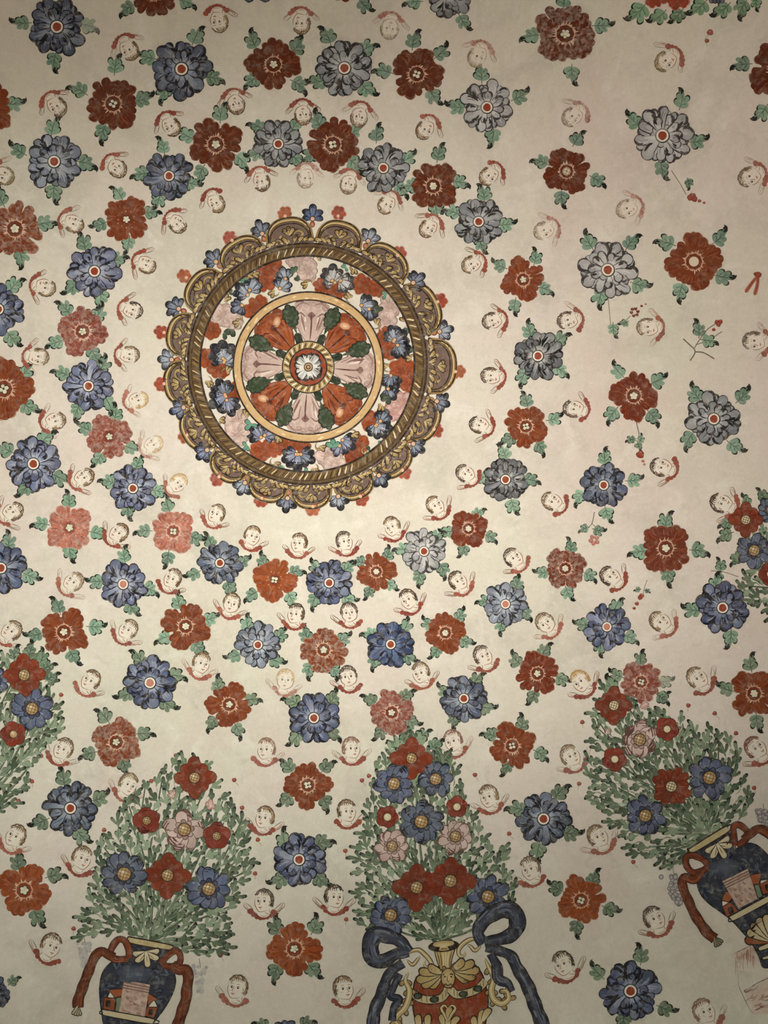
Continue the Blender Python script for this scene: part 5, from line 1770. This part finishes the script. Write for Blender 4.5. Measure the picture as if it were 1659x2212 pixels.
for loops in ([([(990, 1200), (930, 1130), (860, 1100), (780, 1085), (745, 1130), (742, 1200), (770, 1250), (830, 1255), (900, 1215), (985, 1195)], (64, 62)),
               ([(950, 1270), (890, 1310), (850, 1360), (825, 1430), (800, 1500), (770, 1570), (755, 1680)], (50, 74)), ([(930, 1340), (900, 1400), (870, 1480), (925, 1500), (890, 1560), (880, 1640)], (36, 40))],
              [([(1465, 1145), (1430, 1085), (1450, 1020), (1520, 955), (1610, 925), (1670, 960), (1680, 1030), (1640, 1090), (1560, 1120), (1470, 1140)], (66, 64)),
               ([(1480, 1170), (1560, 1190), (1640, 1225), (1680, 1300), (1740, 1400), (1780, 1500), (1810, 1580), (1850, 1680)], (52, 84)), ([(1510, 1210), (1550, 1290), (1560, 1370), (1620, 1400), (1650, 1450)], (44, 36))]):
    P = Paint(0.0100, T)
    for pts, w in loops:
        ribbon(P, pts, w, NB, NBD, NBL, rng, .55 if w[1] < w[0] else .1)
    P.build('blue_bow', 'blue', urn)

# ------------------------------------------------------------------ loose berries
BERRIES = [(69, 1688), (40, 1730), (327, 1687), (506, 1685), (523, 1745), (225, 1793), (557, 1814), (551, 1887), (159, 2006), (477, 2063), (132, 1501), (118, 1580), (89, 1633), (380, 1632), (782, 1686), (797, 1676),
           (1026, 1674), (746, 1838), (1100, 1801), (748, 1986), (1258, 1560), (1487, 1524), (1544, 1541), (1590, 1584), (1251, 1693), (1368, 1862), (1629, 1702), (1123, 1907), (1534, 70), (1527, 88)]
BP = places([(i, x, y, 'berry') for i, (x, y) in enumerate(BERRIES)])
for i, (x, y) in enumerate(BERRIES):
    rng = random.Random(600 + i)
    P = Paint(0.0014)
    c = jit((158, 78, 62), .06, rng)
    r = 5.0 if (x, y) != (1534, 70) else 7
    P.blob(x, y, r, r * .95, 0, c, mix(c, (120, 50, 40), .3), wob=.06, rng=rng, n=16)
    P.blob(x - 1, y - 1.5, r * .4, r * .3, 0, mix(c, (206, 150, 130), .5), rng=rng)
    a = rng.uniform(.3, 2.8)
    P.stroke([(x, y + 3), (x + 8 * math.cos(a), y + 9), (x + 12 * math.cos(a), y + 14)], 1.2, mix((150, 120, 96), PLASTER, .3))
    tag(P.build('red_berry', 'red'), 'small red painted berry, %s' % BP[i], 'painted berry', 'loose berries around the bouquets')


# ------------------------------------------------------------------ little sprigs, grapes, ribbon, drapery
def sprig(name, x, y, label, stems, leaves, fruits, seed):
    rng = random.Random(seed)
    root = thing(name, x, y, label, 'painted sprig')
    P = Paint(0.0012)
    for pts, w in stems:
        P.stroke(pts, w, (112, 104, 84), taper='none')
    P.build('stem', 'brown', root)
    for a, b, d, L in leaves:
        draw_leaf(root, a, b, d, L, rng)
    for pts, r, c in fruits:
        P = Paint(0.0020)
        for a, b in pts:
            P.blob(a, b, r, r * .9, 0, jit(c, .06, rng), mix(c, (96, 34, 26), .35), wob=.08, rng=rng)
            P.stroke([(a - r * .4, b - r * .4), (a, b - r * .6), (a + r * .4, b - r * .3)], 1.3, mix(c, (214, 160, 140), .6))
        P.build('fruit', 'red', root)


RC = (160, 66, 46)
sprig('flower_sprig', 1488, 415, 'tiny sprig with red bud below the pale grey flower at upper right', [([(1450, 368), (1468, 395), (1482, 420)], 1.4)], [(1489, 395, 1.2, 24)],
      [([(1491, 427), (1500, 430), (1496, 423)], 7, RC), ([(1511, 434)], 4, RC), ([(1521, 438)], 3, RC)], 1)
sprig('flower_sprig', 1350, 685, 'thin sprig with ring of small red berries at right of centre', [([(1314, 645), (1318, 690), (1321, 706)], 1.3), ([(1325, 702), (1345, 698), (1362, 682)], 1.4)],
      [(1324, 712, 1.6, 32), (1349, 699, 2.6, 22)], [([(1366, 668), (1373, 667), (1378, 673), (1376, 680), (1369, 682), (1364, 675)], 3.8, (128, 58, 50)), ([(1386, 661)], 3, (128, 58, 50)), ([(1395, 657)], 2, RC)], 2)
sprig('flower_sprig', 1505, 735, 'bare forked dark sprig with a red heart bud, by the right edge', [([(1476, 732), (1490, 745), (1501, 756), (1500, 765), (1491, 779)], 2.6), ([(1502, 760), (1520, 762), (1543, 775)], 2.6),
      ([(1500, 752), (1515, 728), (1530, 710), (1545, 700)], 1.8), ([(1503, 745), (1530, 735), (1560, 716)], 1.6)], [(1511, 712, -1.5, 38), (1530, 735, .1, 36)],
      [([(1549, 696), (1556, 695), (1552, 701)], 5.5, RC), ([(1542, 712)], 4, RC)], 3)
sprig('flower_sprig', 1379, 950, 'sprig hanging under the dark red flower at right, with red berry', [([(1373, 906), (1377, 922), (1381, 938)], 2.2), ([(1380, 938), (1378, 958), (1382, 976)], 1.6), ([(1366, 948), (1378, 954)], 1.4)],
      [(1364, 949, 3.0, 22), (1385, 949, -1.0, 20), (1379, 963, 1.4, 20)], [([(1383, 982)], 9, RC), ([(1389, 996)], 3.5, (186, 116, 96)), ([(1392, 1003)], 3, (196, 140, 120))], 4)
sprig('flower_sprig', 1280, 1145, 'sprig hanging under the slate flower with one pink floret', [([(1284, 1106), (1279, 1130), (1270, 1140)], 1.8), ([(1278, 1130), (1290, 1142)], 1.4)],
      [(1262, 1141, 3.0, 24), (1292, 1147, .4, 28)], [([(1279, 1160), (1289, 1162), (1290, 1171), (1282, 1174), (1276, 1168)], 5, (196, 130, 116)), ([(1283, 1166)], 3.5, (220, 200, 176))], 5)
sprig('flower_sprig', 1384, 1290, 'thin sprig tipped with three small red hearts at lower right', [([(1398, 1253), (1392, 1270), (1390, 1285)], 1.2)], [(1378, 1273, 3.1, 15), (1398, 1276, .2, 13)],
      [([(1383, 1291), (1386, 1287)], 5.5, RC), ([(1376, 1304)], 4.5, RC), ([(1370, 1314)], 3.5, RC)], 6)
sprig('flower_sprig', 1562, 1228, 'faint green sprig above the blue flower near right edge', [([(1536, 1233), (1555, 1234), (1572, 1238), (1595, 1246)], 1.4), ([(1560, 1234), (1552, 1250)], 1.2)], [(1557, 1222, -1.6, 30), (1553, 1246, 1.8, 24)], [], 7)


def grapes(x, y, w, h, label, seed, outlined, tilt=0.0):
    rng = random.Random(seed)
    root = thing('grape_cluster', x, y, label, 'painted grapes', 'bunches of grapes beside the vases')
    P = Paint(0.0012)
    n = 40
    for i in range(n):
        v = rng.random() ** .8
        u = rng.uniform(-1, 1) * (1 - .75 * v)
        px, py = x + w * .5 * u + tilt * (v - .5) * h, y + h * (v - .5)
        r = rng.uniform(3.6, 4.8)
        if outlined:
            P.blob(px, py, r + .9, r + .9, 0, (112, 104, 108), rng=rng)
            P.blob(px, py, r - .2, r - .2, 0, (190, 178, 166), (160, 150, 148), rng=rng)
        else:
            c = mix((132, 130, 136), PLASTER, rng.uniform(.2, .6))
            P.blob(px, py, r * 1.1, r * 1.1, 0, c, mix(c, PLASTER, .35), wob=.1, rng=rng)
    P.build('grapes', 'faint' if not outlined else 'gold', root)
    P = Paint(0.0014)
    P.stroke([(x - 2, y - h * .5 - 14), (x, y - h * .5 - 4), (x + 1, y - h * .4)], 1.6, mix((110, 100, 90), PLASTER, .3), taper='none')
    P.build('stem', 'brown', root)


grapes(183, 2062, 34, 52, 'smudged blue-grey grapes left of the upright navy vase', 1, False)
grapes(432, 2114, 30, 58, 'smudged blue-grey grapes right of the upright navy vase', 2, False)
grapes(1455, 1920, 40, 66, 'outlined grey grapes left of the tilted navy vase', 3, True, .35)
grapes(1650, 1770, 34, 40, 'outlined grey grapes above the tilted navy vase at right edge', 4, True)

rng = random.Random(77)
rb = thing('ribbon_knot', 1634, 612, 'small red ribbon knot with two tails at upper right edge', 'painted ribbon')
for pts in ([(1638, 594), (1624, 612), (1610, 632)], [(1638, 594), (1636, 615), (1630, 638)], [(1661, 600), (1665, 620), (1668, 640)]):
    P = Paint(0.0012)
    P.stroke(pts, (6, 9), (168, 88, 62), (180, 104, 80), taper='round')
    P.stroke(pts, 1.6, (130, 58, 42))
    P.build('ribbon_tail', 'red', rb)
P = Paint(0.0022)
P.blob(1637, 593, 9, 6, .2, (164, 80, 56), (140, 60, 44), wob=.08, rng=rng)
P.build('knot', 'red', rb)

dr = thing('painted_drapery', 1630, 2110, 'rubbed pinkish brown drapery below the tilted vase at right edge', 'painted drapery')
T = tile(1099, 1652)
P = Paint(0.0010, T)
cl = (196, 168, 148)
P.poly([(1435, 1215), (1555, 1150), (1640, 1260), (1700, 1270), (1700, 1330), (1590, 1330), (1440, 1310)], cl, sm=False, thr=30, shade=lambda x, y: mix(cl, PLASTER, min(1, max(0, (y - 1180) / 140))))
for q in range(44):
    x = rng.uniform(1440, 1600); y0 = 1215 - (x - 1435) * .42 + rng.uniform(0, 30)
    P.stroke([(x, y0), (x + rng.uniform(-3, 3), y0 + 40), (x + rng.uniform(-5, 5), y0 + rng.uniform(50, 120))], rng.uniform(4, 10), mix(rng.choice(((150, 78, 56), (112, 74, 60), (168, 112, 92))), PLASTER, rng.uniform(.1, .6)), taper='end', step=9)
P.stroke([(1438, 1210), (1500, 1180), (1560, 1150)], 4, (110, 70, 52), step=9)
P.build('fringe', 'faint', dr)
P = Paint(0.0012, T)
P.poly([(1505, 1445), (1580, 1400), (1700, 1345), (1720, 1560), (1660, 1590), (1570, 1600), (1540, 1530)], cl, sm=False, thr=30, shade=lambda x, y: mix(cl, PLASTER, rng.uniform(0, .5)))
for q in range(26):
    x, y = rng.uniform(1525, 1680), rng.uniform(1430, 1560)
    a = rng.uniform(-.9, .1)
    P.stroke([(x - 30 * math.cos(a), y - 30 * math.sin(a)), (x, y + 6), (x + 34 * math.cos(a), y + 34 * math.sin(a))], rng.uniform(5, 12), mix(rng.choice(((150, 90, 72), (210, 190, 170), (122, 80, 66))), cl, rng.uniform(.1, .6)), step=9)
P.stroke([(1505, 1445), (1540, 1430), (1590, 1398), (1700, 1345)], 6, (98, 62, 50), taper='none', step=9)
P.stroke([(1465, 1330), (1475, 1420), (1500, 1480), (1540, 1560), (1572, 1600)], 4, (130, 96, 80), step=9)
P.stroke([(1505, 1445), (1520, 1455), (1560, 1430)], 12, (120, 60, 48), step=9)
P.build('cloth_fold', 'faint', dr)

# hanging garland at the top right edge
rng = random.Random(78)
gar = thing('leafy_garland', 1510, 8, 'green leaves and red petals hanging from the top edge at right', 'painted garland')
for x, y, d, L in ((1381, 27, 2.2, 52), (1425, 37, 2.3, 44), (1465, 34, 2.2, 40), (1512, 17, 2.3, 50), (1563, 22, 2.3, 46), (1602, 15, 2.2, 44), (1632, 6, 1.7, 30)):
    draw_leaf(gar, x, y, d, L, rng, (118, 146, 112))
for x, y, r in ((1413, 2, 20), (1465, 3, 24), (1440, -8, 22)):
    P = Paint(0.0040)
    cloud(P, x, y, r, r * .7, 0, (156, 66, 42), rng, 7)
    P.build('red_petals', 'red', gar)
P = Paint(0.0044)
for k in range(4):
    P.lobe(1535 + k * 9, -14, 1.57 + .1 * (k - 1.5), 22, 12, BLUES['slate'][1])
    P.lobe(1535 + k * 9, -14, 1.57 + .1 * (k - 1.5), 20, 9, BLUES['slate'][0])
P.build('blue_petals', 'blue', gar)

# leaf dabs round the clipped bouquets
for root_xy, lab, lv in (((60, 1412), 'loose leaf sprays over the red flower of left-edge bouquet', [(30, 1412, -1.6, 34), (67, 1405, -1.1, 36), (92, 1420, -1.2, 34), (102, 1440, -.6, 34), (110, 1462, -.7, 34)]),
                         ((1572, 1140), 'pale green leaves left of the red flower in right-edge bouquet', [(1570, 1129, 3.0, 34), (1567, 1154, 2.9, 38), (1612, 1083, -2.4, 30), (1648, 1070, -2.0, 32), (1590, 1208, 2.8, 30)]),
                         ((1325, 1485), 'dark leaf spray on top of the right vase bouquet', [(1318, 1483, 3.9, 42), (1362, 1515, -.3, 28), (1432, 1505, -.9, 30)]),
                         ((890, 1592), 'tuft of leaves crowning the gold urn bouquet', [(878, 1585, -1.9, 40), (912, 1588, -.8, 36), (858, 1606, -2.6, 36), (940, 1608, -.8, 38), (955, 1640, -.4, 36)])):
    rng = random.Random(int(root_xy[0]))
    root = thing('leaf_spray', root_xy[0], root_xy[1], lab, 'painted leaves')
    for x, y, d, L in lv:
        draw_leaf(root, x, y, d, L, rng, (112, 134, 106))
